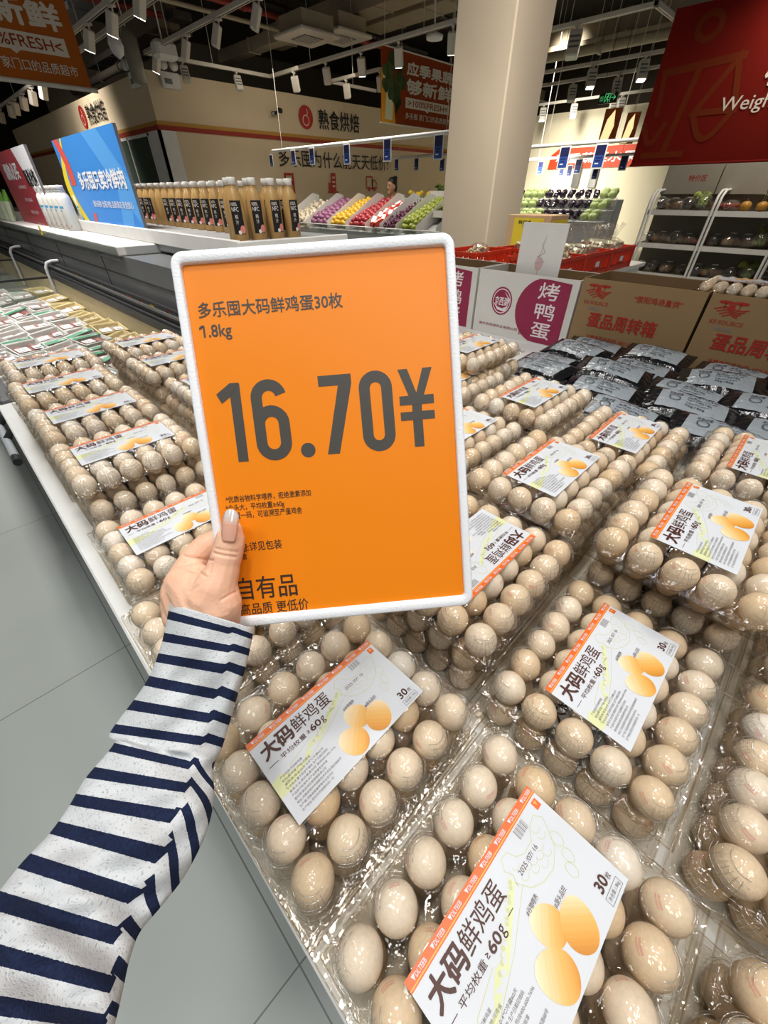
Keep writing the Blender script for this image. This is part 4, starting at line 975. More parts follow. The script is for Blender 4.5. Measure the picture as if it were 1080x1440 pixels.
def kbox_art(t, w, h):
    b = MB(); b.M = frame_x(-.0008, 0, 0)
    X = lambda f: -w+2*w*f
    # landscape crest
    cx, cy = X(.16), h*.86
    for k in range(4): b.ribbon([(cx-.055+.012*k, cy-.005-.008*k), (cx-.02+.008*k, cy+.006-.008*k), (cx+.03, cy-.004-.008*k), (cx+.06-.01*k, cy+.002-.008*k)], .0045, M_bred2, .0004)
    for dx in (-.024, .026): b.ellipse(cx+dx, cy+.022, .026, .006, M_bred2, .0004, 14); b.box(cx+dx-.002, cx+dx+.002, cy+.0, cy+.02, 0, .0004, M_bred2)
    b.ellipse(cx, cy+.006, .012, .012, M_bred2, .0003, 14)
    b.text('KS·SOURCE', X(.06), X(.28), h*.69, h*.735, M_bred2, .0005, .01); b.text('康态源', X(.11), X(.23), h*.62, h*.66, M_gp, .0005, .01)
    b.text('“荥阳鸡场直供”', X(.48), X(.86), h*.79, h*.87, M_bred2, .0005, .02)
    b.text('蛋品周转箱', X(.14), X(.74), h*.40, h*.60, M_bred2, .0005, .035)
    b.text('消费者服务热线: 4001685519', X(.17), X(.68), h*.24, h*.30, M_bred2, .0005, .01)
    b.poly([(-w, .0), (w, .0), (w, .035), (-w, .035)], M_green, .0003)
    b.build('printing', t)
y1 = at_x(822, 390, BX).y; y0 = at_x(998, 412, BX).y; zk = .5*(at_x(822, 390, BX).z+at_x(998, 412, BX).z)
t, w, h = carton_box('cardboard_box', 'brown egg cardboard box with red print, left of the pair', y0, y1, zk, .32, M_kraft, M_kin); kbox_art(t, w, h)
t, w, h = carton_box('cardboard_box', 'brown egg cardboard box with red print, cut by the right edge', y0-.012-(y1-y0), y0-.012, zk, .32, M_kraft, M_kin); kbox_art(t, w, h)
for q in [1]:
    # clear cartons of eggs standing inside the right-hand box
    pz = zk-.004
    for i, (dx, dy, lab) in enumerate([(.06, -.085, 'egg carton sticking out of the brown box at the right edge'), (.085, -.345, 'second egg carton in the brown box, cut by the right edge')]):
        tt = thing('egg_carton', lab, 'egg carton', (BX+dx+.12, y0+dy, pz+.035), R(90), 'clear plastic egg cartons')
        for nm, me_ in (('tray', TRAY), ('lid', LID), ('label_card', CARD)): o = bpy.data.objects.new(nm, me_); COL.objects.link(o); o.parent = tt
        rm = Matrix.Rotation(R(90), 4, 'Z'); vv = []; uu = []; ff = []; nn = 0
        for idx, (ex, ey) in enumerate(EG):
            p = Vector((BX+dx+.12, y0+dy, pz+.035))+rm @ Vector((ex, ey, -.0297))
            vv.append(lv+np.array(p)); uu.append(lu); ff += [tuple(qq+nn for qq in f_) for f_ in lf]; nn += len(lv)
        o = bpy.data.objects.new('egg_mass', egg_mesh(np.concatenate(vv), np.concatenate(uu), ff)); COL.objects.link(o); o['kind'] = 'stuff'
        tag(o, 'brown eggs filling the '+lab, 'eggs')
# plain white card board standing in the white box
p0 = at_x(737, 312, BX+.05); p1 = at_x(801, 317, BX+.05); p2 = at_x(796, 392, BX+.05)
t = thing('card_board', 'blank white display board standing in the white duck egg box', 'board', (BX+.055, (p0.y+p1.y)/2, p2.z-.12))
b = MB(); b.box(-.003, .003, -(p0.y-p1.y)/2, (p0.y-p1.y)/2, 0, p0.z-p2.z+.12, M_white, .001); b.M = frame_x(-.0045, 0, .2)
mg = mat('faint_grey_print', 'b9aeae', .6); mp_ = mat('faint_pink_print', 'dcb9b5', .6)
b.ribbon([(-.0, .0), (.02, .09), (.005, .05), (.028, .02), (-.01, .0), (.03, -.02), (-.015, -.03)], .003, mg, 0); b.ellipse(.005, -.03, .022, .03, mp_, -.0005, 16); b.ribbon([(.005, -.06), (.005, -.085)], .004, mp_, 0)
b.build('board', t)

# ---------------------------------------------------------------- black and silver food pouches
M_pouch = mat('black_pouch_film', '17181b', .16, .6, bump=(60, .25), var=None); M_silv = mat('silver_grey_pouch_label', '98a0a6', .18, .7, bump=(60, .45), var=(20, .10)); M_pt = mat('dark_pouch_print', '3b434c', .5)
def pouch_mesh():
    b = MB(); nx, ny = 30, 18; L_, W_ = .135, .082
    top = lambda x, y: .026*(max(0, 1-abs(x/L_*1.06)**3))**.7*(max(0, 1-abs(y/W_)**2.6))**.6+.0015*math.sin(x*190+y*60)*max(0, 1-abs(x/L_))+.001*math.sin(y*210-x*40)
    for sgn in (1, -1):
        V = []; F = []
        for j in range(ny+1):
            for i in range(nx+1):
                x = -L_+2*L_*i/nx; y = -W_+2*W_*j/ny; V.append((x, y, .027+sgn*top(x, y)))
        for j in range(ny):
            for i in range(nx):
                q = (j*(nx+1)+i, j*(nx+1)+i+1, (j+1)*(nx+1)+i+1, (j+1)*(nx+1)+i); F.append(q if sgn > 0 else q[::-1])
        if sgn > 0:
            lab = [f for n_, f in enumerate(F) if 4 <= n_ % nx <= 25 and 3 <= n_//nx <= 14]; rest = [f for n_, f in enumerate(F) if not (4 <= n_ % nx <= 25 and 3 <= n_//nx <= 14)]
            b.add(V, rest, M_pouch, True); b.add(V, lab, M_silv, True)
        else: b.add(V, F, M_pouch, True)
    def T(s, x0, x1, y0, y1):
        v, f, a = text2d(s, .01); b.add([(x0+(x1-x0)*p[0], y0+(y1-y0)*p[1], 0.0276+top(x0+(x1-x0)*p[0], y0+(y1-y0)*p[1])+.0006) for p in v], f, M_pt)
    T('五香卤蛋', -.075, -.035, .02, .04)
    b.ribbon([(-.055+.016*math.cos(a), .0+.016*math.sin(a)) for a in np.linspace(0, 2*PI, 13)[:-1]], .003, M_pt, .0545, closed=True)
    for k, s in enumerate(['配料:鸡蛋 食用盐 香辛料', '保质期:九个月', '贮存条件:阴凉干燥处', '食用方法:开袋即食', '净含量:计量称重']): T(s, -.02, .07-.008*k, .035-.017*k, .045-.017*k)
    return b.mesh('pouch')
PO = pouch_mesh()
# rows across the table (x), each row a shingled run towards -y
first = None; n_ = 0
rows = [(2.09, .66, 4), (1.92, .70, 4), (1.75, .73, 5), (1.58, .72, 4), (1.43, .30, 2)]
for ri, (x, ys, cnt) in enumerate(rows):
    for ci in range(cnt):
        y = ys-.262*ci-.03*(ri % 2); z = TZ+.012+.02*((ri+ci) % 2)+.008*rng.random()
        lab = f'black food pouch with silver label, {ORD[ci]} from the left in {ORD[ri]} row from the boxes'
        o = bpy.data.objects.new('food_pouch', PO); COL.objects.link(o); o.location = (x+rng.uniform(-.012, .012), y+rng.uniform(-.015, .015), z+.03)
        o.rotation_euler = (R(rng.uniform(8, 18))*0+rng.uniform(-.05, .05), R(rng.uniform(-6, 6)), R(-90+rng.uniform(-12, 12)))
        o.rotation_euler.rotate_axis('X', R(11))
        tag(o, lab, 'food pouch', 'black food pouches beside the brown boxes')
# low layer of pouches that carries them
for ri in range(3):
    for ci in range(3):
        o = bpy.data.objects.new('food_pouch', PO); COL.objects.link(o); o.location = (2.0-.19*ri, .55-.285*ci, TZ+.001); o.rotation_euler = (0, 0, R(-90+rng.uniform(-4, 4)))
        tag(o, f'black food pouch under the others, {ORD[ci]} from the left, {ORD[ri]} bottom row', 'food pouch', 'black food pouches beside the brown boxes')

# ---------------------------------------------------------------- chilled chest, shelf over it and what stands there
M_steel = mat('grey_painted_steel', '6c6e6f', .4, .4); M_steel2 = mat('pale_grey_steel', 'b5b6b6', .4, .4); M_gl = clear('clear_glass', (.93, .96, .94), .10, .03, 6, .02, .03)
M_lit = mat('cream_chest_liner', 'e6d6ab', .4)
CX0, CX1, CY0, CY1 = -.03, .80, 2.12, 9.5
t = thing('chilled_chest', 'long open chilled chest of meat trays behind the egg cartons', 'refrigerator', (0, CY0, 0))
L = CY1-CY0
b = MB(); b.box(CX0, CX1, 0, L, 0, .50, M_steel, .01); b.box(CX0, CX0+.05, 0, L, .5, .80, M_steel, .01); b.box(CX1-.05, CX1, 0, L, .5, .86, M_lit); b.box(CX0+.05, CX1-.05, 0, .04, .5, .72, M_steel2); b.build('cabinet', t)
b = MB(); b.box(CX0+.05, CX1-.05, 0, L, .5, .60, mat('chest_deck_plastic', '8d9089', .5)); b.build('deck', t)
b = MB()
for q, (x, z) in enumerate([(.765, .905), (.795, .93), (.82, .95)]): b.tube([(x, 0, z), (x, L, z)], .011, M_dark if q != 1 else M_metal, 8)
b.box(.74, .85, 0, L, .86, .90, M_dark); b.build('rear_rail', t)
b = MB(); b.tube([(CX0, .02, .80), (CX0, L, .80)], .016, M_grey, 8); b.build('front_bumper', t)
for k, yd in enumerate([2.74, 4.4]):
    P0 = at_z(110, 415, .72) if k == 0 else None
    g = MB(); g.box(CX0+.06, .70, yd, yd+.006, .62, .86, M_gl); go = g.build('glass_divider', t)
    b = MB(); b.box(CX0+.03, .72, yd-.006, yd+.012, .855, .87, M_dark); b.tube([(.72, yd, .62), (.73, yd, .80), (.74, yd, .93), (.76, yd, .965), (.80, yd, .975), (.85, yd, .975)], .014, M_steel2, 8)
    b.build('divider_frame', t)
# wall panel between chest and shelf
t2 = thing('shelf_unit', 'grey backed shelf unit above the chest carrying bottles and boards', 'shelf', (0, 1.75, 0)); L2 = 8.6
b = MB(); b.box(.86, .90, .38, L2, 0, 1.14, M_steel); 
for k in range(7): b.box(.857, .861, .55+k*1.2, .556+k*1.2, .5, 1.14, M_dark)
b.box(.856, .861, .38, L2, 1.03, 1.036, M_dark); b.box(.9, 1.7, .38, L2, 0, 1.14, M_steel); b.build('back_panel', t2)
pS = at_z(172, 346, 1.19); sy = pS.y-1.75; sx = pS.x-.04
b = MB(); b.box(sx, 1.30, sy, L2, 1.14, 1.19, M_white, .006); b.box(sx+.05, 1.28, sy-.002, sy, 1.145, 1.185, M_steel2); b.build('front_shelf', t2)
b = MB(); b.box(sx-.006, sx-.003, sy-.02, L2, 1.12, 1.19, M_gl); b.build('price_strip', t2); 
b = MB(); b.box(1.08, 1.72, .28, L2, 1.15, 1.25, M_steel2, .008); b.box(1.06, 1.08, .26, L2, 1.19, 1.262, M_white, .004); b.box(1.06, 1.72, .25, .28, 1.16, 1.258, M_white, .004); b.build('rear_shelf', t2)
for i, (u, v, c) in enumerate([(57, 324, 'f2d838'), (141, 400, 'e9cf2e'), (182, 418, 'e06a3a'), (198, 424, 'e0693c'), (215, 433, 'e9d540'), (236, 440, 'dd6238'), (107, 386, 'd9a437')]):
    if i == 0: p = at_x(u, v, sx-.012)
    else: p = at_x(u, v, .852)
    bt = MB(); bt.M = frame_x(0, 0, 0); bt.box(-.03, .03, -.03, .03, 0, .002, mat('price_ticket_'+c, c, .5)); bt.box(-.02, .02, -.008, .008, .002, .003, M_dark if i % 2 else M_red)
    tag(bt.build('price_ticket', None, p), f'small {"yellow" if c[0]=="f" or c[:2] in ("e9","d9") else "orange"} price ticket, {ORD[i]} from the left along the chilled chest back', 'price ticket', 'price tickets along the chest')
# meat trays
M_tw = mat('white_foam_tray', 'e8e8e2', .5); M_meat = [mat('raw_meat_'+c, c, .35, var=(60, .25)) for c in ('b58d82', '9a6258', 'c9b49a', 'a97f74', 'd6c39c')]
M_film = clear('cling_film', (.985, .985, .985), .025, .08, 40, .3, .0); M_gs = mat('green_tray_sticker', '3f8a63', .5); M_wsx = mat('white_tray_sticker', 'ededed', .5); M_txt = mat('sticker_print', '6d6d6d', .6)
def tray_proto(mm, green, yellow=False):
    t_ = thing('meat_tray', 'tray', 'meat tray', (0, 0, 0)); w, d, h = .085, .062, .045
    mt = mat('cream_tray', 'e9d7a2', .5) if yellow else M_tw
    b = MB(); o_ = [(-w, -d), (w, -d), (w, d), (-w, d)]; i_ = [(-w*.78, -d*.74), (w*.78, -d*.74), (w*.78, d*.74), (-w*.78, d*.74)]
    V = [(x, y, h) for x, y in o_]+[(x*.93, y*.9, h) for x, y in o_]+[(x, y, 0) for x, y in i_]+[(x*.9, y*.9, .006) for x, y in i_]
    F = [(q, (q+1) % 4, 4+(q+1) % 4, 4+q)[::-1] for q in range(4)]+[(q, (q+1) % 4, 8+(q+1) % 4, 8+q) for q in range(4)]+[(4+q, 4+(q+1) % 4, 12+(q+1) % 4, 12+q)[::-1] for q in range(4)]+[(8, 9, 10, 11)[::-1], (12, 13, 14, 15)]
    b.add(V, F, mt)
    for s_ in (-1, 1):
        for q in range(7):
            x = -w*.72+q*w*.24; b.tube([(x, s_*d*.75, .004), (x*1.12, s_*d*.97, h-.006)], .003, mt, 5)
    b.tube([(-w, -d, h), (w, -d, h), (w, d, h), (-w, d, h), (-w, -d, h)], .003, mt, 6, False); b.build('tray', t_)
    b = MB()
    for q in range(3): b.ball((-.04+.04*q, random.uniform(-.012, .012), .024), .028, .042, .016, mm, 10, 6, None, .1)
    b.build('meat', t_)
    b = MB(); b.box(-w, w, -d, d, h+.001, h+.002, M_film); b.build('film', t_)
    b = MB(); b.box(-.07, -.01, -.05, -.005, h+.0022, h+.003, M_wsx)
    for q in range(4): b.box(-.066, -.02-.008*(q % 2), -.046+q*.01, -.042+q*.01, h+.003, h+.0032, M_txt)
    if green: b.box(-.08, .08, .028, .052, h+.0022, h+.003, M_gs); b.text('冷鲜', .02, .06, .032, .048, M_wsx, h+.0034)
    else: b.box(.015, .06, -.045, -.01, h+.0022, h+.003, M_wsx); b.box(.02, .055, -.04, -.03, h+.003, h+.0032, M_txt)
    b.build('sticker', t_); return t_
protos = [tray_proto(M_meat[0], False), tray_proto(M_meat[1], True), tray_proto(M_meat[3], False), tray_proto(M_meat[2], False, True)]
used = set()
for r_ in range(19):
    y = CY0+.16+r_*.165
    if abs(y-(CY0+2.74)) < .11: continue
    for c_ in range(5):
        x = .06+c_*.148
        z = .64+.015*((r_*2+c_) % 3)+.03*c_/4+(.03 if r_ < 8 else 0)
        k = 3 if c_ == 4 else (1 if (c_ == 3 and r_ < 6) or (r_+c_) % 7 == 0 else (0 if (r_+c_) % 2 else 2))
        lab = f'{["white tray of pale meat", "green stickered tray of meat", "white tray of pink meat", "cream tray of meat"][k]}, {ORD[r_]} row from the egg cartons, {ORD[c_]} from the aisle'
        rot = (R(13+rng.uniform(-4, 5)), R(rng.uniform(-8, 4)), R(18+rng.uniform(-10, 10)))
        if k not in used:
            used.add(k); o = protos[k]; o.location = (x, y, z); o.rotation_euler = rot; o['label'] = lab; o['group'] = 'meat trays in the chilled chest'
        else: dup(protos[k], (x, y, z), rot, lab, 'meat trays in the chilled chest')
# juice bottles
M_juice = mat('peach_juice', 'b8935c', .25, .4, var=(20, .05)); M_cap = mat('white_bottle_cap', 'eeece6', .4); M_jl = mat('black_bottle_label', '1c1a1a', .4); M_pk = mat('pink_peach_print', 'e58a83', .5); M_wp = mat('white_label_print', 'efe9e2', .5)
def juice():
    t_ = thing('juice_bottle', 'bottle', 'bottle', (0, 0, 0))
    MB().lathe([(.034, 0), (.0375, .004), (.0375, .125), (.036, .15), (.031, .175), (.021, .195), (.017, .203), (.017, .212), (0, .212)], M_juice, 20).build('bottle', t_)
    MB().lathe([(.0195, .210), (.0195, .234), (.018, .236), (0, .236)], M_cap, 16).build('cap', t_)
    b = MB()
    def wrap(a0, a1, z0, z1, r_, m, n=8):
        V = [(r_*math.cos(a0+(a1-a0)*k/n), r_*math.sin(a0+(a1-a0)*k/n), z) for z in (z0, z1) for k in range(n+1)]
        b.add(V, [(k, k+1, n+2+k, n+1+k) for k in range(n)], m, True)
    wrap(-1.0, .35, .03, .155, .0379, M_jl)
    def wt(s, a0, a1, z0, z1):
        v, f, asp = text2d(s, 0); b.add([(.0383*math.cos(a0+(a1-a0)*p[0]), .0383*math.sin(a0+(a1-a0)*p[0]), z0+(z1-z0)*p[1]) for p in v], f, M_wp)
    wt('100%', -.85, -.15, .135, .148); wt('NFC', -.85, -.05, .115, .131); wt('桃', -.6, -.25, .088, .104); wt('汁', -.6, -.25, .068, .084)
    V = [(.0386*math.cos(.1+.32*math.cos(a)), .0386*math.sin(.1+.32*math.cos(a)), .048+.016*math.sin(a)) for a in np.linspace(0, 2*PI, 15)[:-1]]; b.add(V, [tuple(range(14))], M_pk)
    V = [(.0385*math.cos(-.3+.2*math.cos(a)), .0385*math.sin(-.3+.2*math.cos(a)), .038+.008*math.sin(a)) for a in np.linspace(0, 2*PI, 11)[:-1]]; b.add(V, [tuple(range(10))], M_wp)
    b.build('label', t_); return t_
jb = juice(); first = True
def put_j(x, y, lab, grp, yaw):
    global first
    o = jb if first else dup(jb); first = False
    o.location = (x, y, 1.2505); o.rotation_euler = (0, 0, R(yaw)); o['label'] = lab; o['group'] = grp
for i, x in enumerate((1.135, 1.235, 1.335, 1.435)): put_j(x, 2.10, f'peach juice bottle at the shelf end, {ORD[i]} from the left in the front four', 'juice bottles at the shelf end', -100+i*9)
for i, x in enumerate((1.17, 1.27, 1.37, 1.46)): put_j(x, 2.20, f'peach juice bottle behind the front four, {ORD[i]} from the left', 'juice bottles at the shelf end', -90)
for i in range(19): put_j(1.36+.004*i, 2.62+.125*i, f'peach juice bottle in the long row behind the blue board, {ORD[i]} from the right', 'juice bottles in the long row', 190-(i % 3)*40 if i in (8, 9, 12, 15) else 245)
for i in range(17): put_j(1.50+.002*i, 2.66+.135*i, f'peach juice bottle in the second long row, {ORD[i]} from the right', 'juice bottles in the long row', -80)
# white coconut milk bottles
M_mw = mat('white_milk_bottle', 'eceae3', .3); M_cb = mat('blue_label_print', '4aa0cf', .5); M_br = mat('brown_coconut_print', '6a3b26', .5)
def milk():
    t_ = thing('milk_bottle', 'bottle', 'bottle', (0, 0, 0))
    b = MB(); b.lathe([(.045, 0), (.05, .006), (.05, .2), (.046, .225), (.03, .25), (.026, .262), (0, .262)], M_mw, 20); b.build('bottle', t_)
    b = MB(); b.lathe([(.031, .258), (.031, .288), (.029, .291), (0, .291)], M_cap, 16); b.lathe([(.034, .248), (.034, .257), (0, .257)], M_steel2, 16); b.build('cap', t_)
    b = MB()
    for a0 in (-2.4,):
        n = 8
        def wrap(a0, a1, z0, z1, m, r_=.0504):
            V = [(r_*math.cos(a0+(a1-a0)*k/n), r_*math.sin(a0+(a1-a0)*k/n), z) for z in (z0, z1) for k in range(n+1)]; b.add(V, [(k, k+1, n+2+k, n+1+k) for k in range(n)], m, True)
        wrap(-2.6, -1.9, .145, .16, M_cb); wrap(-2.55, -2.35, .125, .14, M_cb)
        V = [(.0505*math.cos(-2.2+.5*math.cos(a)), .0505*math.sin(-2.2+.5*math.cos(a)), .04+.022*math.sin(a)) for a in np.linspace(PI, 2*PI, 10)]; b.add(V, [tuple(range(10))], M_br)
    b.build('label', t_); return t_
mb_ = milk()
for i in range(6):
    x, y = (1.02, 4.62+.17*i) if i < 5 else (1.16, 4.70)
    o = mb_ if i == 0 else dup(mb_)
    o.location = (x, y, 1.19); o.rotation_euler = (0, 0, R(-20)); o['group'] = 'milk bottles left of the blue board'
    o['label'] = f'white milk bottle with blue print left of the blue board, {ORD[i]} from the right' if i < 5 else 'white milk bottle standing partly behind the blue board edge'
# display boards on the shelf
M_blue = mat('blue_board_print', '3f8fe0', .4, .35, var=(2, .02)); M_blue2 = mat('light_blue_board_print', '5aa5ea', .4, .35, var=None); M_by = mat('yellow_board_print', 'f4dc3c', .45, var=None); M_brd = mat('coral_board_print', 'e0574a', .45, var=None); M_bw = mat('white_board_print', 'f3f3f6', .5, var=None); M_edge = mat('grey_board_edge', '6d7076', .6)
BXB = 1.12
def qx(u, v): p = at_x(u, v, BXB); return p
bl, br_, tr_, tl = qx(120, 321), qx(209, 338), qx(171, 167), qx(70, 200)
y0, y1 = br_.y, bl.y; zb, zt_ = 1.191, (tr_.z+tl.z)/2
t = thing('promotion_board', 'large blue promotion board with white lettering standing on the shelf', 'sign', (BXB, (y0+y1)/2, zb)); w = (y1-y0)/2; h = zt_-zb
b = MB(); b.box(-.0, .018, -w, w, 0, h, M_edge); b.M = frame_x(-.0015, 0, 0); b.box(-w, w, 0, h, -.0015, 0, M_blue)
U = lambda f: -w+2*w*f
b.poly([(U(.55), h), (U(.78), h), (U(1), h*.55), (U(1), h*.12)], M_blue2, .0006); b.poly([(U(.70), 0), (U(.85), 0), (U(.95), h*.4), (U(.82), h*.5)], M_blue2, .0005)
def stripe(pts, ws, m, z): 
    Lft = [(p[0]-q/2, p[1]) for p, q in zip(pts, ws)]; Rt = [(p[0]+q/2, p[1]) for p, q in zip(pts, ws)]
    for i in range(len(pts)-1): b.poly([Lft[i+1], Rt[i+1], Rt[i], Lft[i]], m, z)
ys_ = np.linspace(0, h, 24)
stripe([(U(.12+.12*math.sin(4.2*(1-y/h)+2.6)), y) for y in ys_], [.10*2*w*max(.05, .35+.65*math.cos(2.6*(y/h)-.9)) for y in ys_], M_by, .001)
stripe([(U(.08+.06*math.sin(5*(1-y/h))), y) for y in ys_ if y > h*.5], [.09*2*w]*len([y for y in ys_ if y > h*.5]), M_brd, .0015)
stripe([(U(.27+.05*math.sin(8*(y/h)-.6)), y) for y in ys_ if y < h*.24], [.05*2*w]*len([y for y in ys_ if y < h*.24]), M_brd, .0012)
b.text('多乐囤只卖冷鲜肉', U(.25), U(.95), h*.47, h*.66, M_bw, .002, .05); b.text('源头采购 全程冷链 品质保证 安全放心', U(.36), U(.95), h*.29, h*.36, M_bw, .002, .02)
b.build('board', t)
xr = 1.0; p0, p1 = at_x(32, 203, xr), at_x(0, 211, xr); yA = p0.y-.02; 
t = thing('promotion_board', 'red and white promotion board at the far left of the shelf', 'sign', (xr, yA, 1.191)); h = p0.z-1.191; wd = 1.5
b = MB(); b.box(0, .018, 0, wd, 0, h, M_edge); b.M = frame_x(-.0015, 0, 0); M_rb = mat('red_board_print', 'a8303a', .45, var=None)
b.box(-wd, 0, 0, h, -.0015, 0, M_rb); b.poly([(-.02-wd*.36, h), (-.14-wd*.1, h*.45), (-.02, 0), (0, 0), (0, h)], M_bw, .0006)
b.text('爆款必买', -wd*.86, -wd*.42, h*.62, h*.85, M_bw, .001, .05); b.text('限量抢购', -wd*.30, -wd*.03, h*.52, h*.74, M_black, .0015, .03); b.text('卖完即止', -wd*.27, -wd*.07, h*.30, h*.38, M_black, .0015)
for k, s in enumerate(['每日新鲜到店', '源头直采', '更低价格', '坏果包赔', '更好品质']): b.text(s, -wd*.62+k*.03, -wd*.40+k*.03, h*.50-k*.095, h*.55-k*.095, M_bw, .001)
b.build('board', t)
# green pouches at the far left
M_gr = mat('green_snack_bag', '7cc242', .3, bump=(30, .2)); M_grl = mat('pale_green_snack_bag', 'd9e6c6', .35, bump=(30, .2))
for i in range(4):
    b = MB(); V = []; F = []
    for sgn in (1, -1):
        o_ = len(V)
        for j in range(9):
            for k in range(7): x = -.09+.03*k; z = .275*j/8; V.append((sgn*.035*(1-(x/.09)**2)**.5*(1-((z-.11)/.17)**2 if z > .11 else 1-.3*((z-.11)/.11)**2), x, z))
        for j in range(8):
            for k in range(6): F.append((o_+j*7+k, o_+j*7+k+1, o_+(j+1)*7+k+1, o_+(j+1)*7+k))
    top = [f for n_, f in enumerate(F) if (n_ % 48)//6 >= 5]; low = [f for n_, f in enumerate(F) if (n_ % 48)//6 < 5]
    b.add(V, low, M_grl, True); b.add(V, top, M_gr, True)
    tag(b.build('snack_bag', None, (.93, 6.75+.32*i, 1.191), (0, R(8), 0)), f'green and white bag left of the red board, {ORD[i]} from the right', 'bag', 'green bags on the shelf')

# ---------------------------------------------------------------- hanging banners
M_ob = mat('burnt_orange_banner_cloth', 'a85a20', .8, .1, var=(3, .04)); M_ob2 = mat('brown_red_banner_cloth', '8e3c18', .8, .1, var=(3, .04)); M_cream = mat('cream_banner_print', 'd9cfc0', .8, .1); M_rod = mat('white_banner_rod', 'd8d3c8', .5)
def fresh(b, x0, x1, z0, z1, M, l1, l2):
    W_, H_ = x1-x0, z1-z0; zz = .006; bk = lambda s, a, c, d, e, bold=.03: b.text(s, x0+W_*a, x0+W_*c, z0+H_*d, z0+H_*e, M_cream, zz, bold, M)
    bk(l1, .06, .96, .75, .95, .06); bk(l2, .06, .96, .47, .71, .06)
    xa, xb, za, zb_ = x0+W_*.05, x0+W_*.93, z0+H_*.26, z0+H_*.42
    b.poly([(xa, za), (xa+W_*.38, za), (xa+W_*.42, za-H_*.035), (xa+W_*.46, za), (xb, za), (xb, zb_), (xa, zb_)], M_cream, zz, M); b.text('>100%FRESH<', xa+W_*.04, xb-W_*.04, za+H_*.03, zb_-H_*.03, M_ob2, zz+.003, .02, M)
    bk('多乐囤 家门口的品质超市', .05, .96, .09, .19, .01)
yb = 6.6; pr = at_y(130, 127, yb)
t = thing('hanging_banner', 'orange banner with cream lettering hanging at the top left corner', 'banner', (pr.x, yb, pr.z)); 
b = MB(); b.box(-1.9, 0, -.006, .006, .0, .86, M_ob); fresh(b, -1.05, -.05, .01, .80, frame_y(0, -.006, 0), '应季果蔬', '够新鲜'); b.build('banner_cloth', t)
b = MB(); b.tube([(-1.92, 0, 0), (.05, 0, 0)], .02, M_rod, 8); b.tube([(-1.92, 0, .86), (.03, 0, .86)], .02, M_rod, 8)
b.build('rod', t)
for x in (-1.8, -.1): MB().tube([(x, 0, .86), (x, 0, 5.6-pr.z)], .005, M_rod, 5).build('cord', t)
yb = 8.0; pl_ = at_y(536, 172, yb); ph = at_y(537, 62, yb)
t = thing('hanging_banner', 'banner with a vegetable picture hanging left of the column', 'banner', (pl_.x, yb, pl_.z)); H_ = ph.z-pl_.z
M_veg = mat('dark_green_broccoli_print', '3d4a2b', .8, .1); M_vegl = mat('pale_stalk_print', 'dfe2b8', .7, .1); M_org = mat('bright_orange_print', 'e8a02a', .7, .1)
b = MB(); b.box(0, 2.5, -.006, .006, 0, H_, M_ob2); Mf = frame_y(0, -.007, 0)
b.poly([(0, 0), (.42, 0), (.36, H_*.3), (.1, H_*.72), (0, H_*.72)], M_org, .001, Mf)
b.poly([(.10, .06), (.32, .05), (.34, H_*.3), (.30, H_*.68), (.12, H_*.72), (.03, H_*.66), (.14, H_*.4)], M_vegl, .002, Mf)
for q in range(46):
    a = rng.uniform(0, 2*PI); rr = math.sqrt(rng.uniform(0, 1)); cx, cy = .36+.30*rr*math.cos(a), H_*.62+H_*.30*rr*math.sin(a)
    if cx < .04: continue
    b.ellipse(cx, cy, .07, .08, M_veg if q % 3 else mat('mid_green_broccoli_print', '4d5a35', .8, .1), .003+.0001*q, 9, 0, Mf)
for q in range(9): b.ribbon([(.42+.02*q, H_*.14+.02*q), (.40+.015*q, H_*.42)], .03, M_veg, .0025, Mf)
fresh(b, .62, 2.3, .02, H_*.93, Mf, '应季果蔬', '够新鲜'); b.build('banner_cloth', t)
b = MB(); b.tube([(-.02, 0, H_), (2.55, 0, H_)], .015, M_rod, 8); b.tube([(-.02, 0, 0), (2.55, 0, 0)], .012, M_rod, 8)
b.build('rod', t)
for x in (.1, 2.4): MB().tube([(x, 0, H_), (x, 0, 5.6-pl_.z)], .005, M_rod, 5).build('cord', t)
xb = 6.5; p0, p1 = at_x(887, 233, xb), at_x(945, 14, xb)
t = thing('hanging_banner', 'dark red weighing banner with white lettering at the top right', 'banner', (xb, p0.y, p0.z)); H_ = p1.z-p0.z
M_rd = mat('dark_red_banner_cloth', '6e150d', .8, .1, var=(3, .05)); M_rd2 = mat('faint_scale_print', '6c2a12', .8, .1); Mf = frame_x(-.007, 0, 0)
b = MB(); b.box(-.006, .006, -2.2, 0, 0, H_, M_rd); b.box(-.006, .006, -2.2, -.05, H_, H_+.35, mat('grey_banner_head', '6b6459', .7))
s_ = H_/1.25
b.ribbon([(.36+.1*math.cos(a), H_*.86+.09*s_*math.sin(a)) for a in np.linspace(0, 2*PI, 21)[:-1]], .05, M_rd2, .001, Mf, True)
b.ribbon([(.05, H_*.62), (.78, H_*.66)], .06, M_rd2, .0015, Mf); b.ribbon([(.40, H_*.64), (.30, H_*.08)], .06, M_rd2, .002, Mf); b.ribbon([(.08, H_*.07), (.52, H_*.07)], .05, M_rd2, .0025, Mf)
b.ribbon([(.08, H_*.62), (.12, H_*.34)], .05, M_rd2, .003, Mf); b.ribbon([(.72, H_*.65), (.48, H_*.34), (.84, H_*.34)], .05, M_rd2, .0035, Mf, True)
b.ribbon([(.48+.36*k/10, H_*.34-.22*s_*math.sin(PI*k/10)) for k in range(11)], .05, M_rd2, .004, Mf); b.ribbon([(-.0+.22*k/10+.02, H_*.30-.18*s_*math.sin(PI*k/10)) for k in range(11)], .05, M_rd2, .0045, Mf)
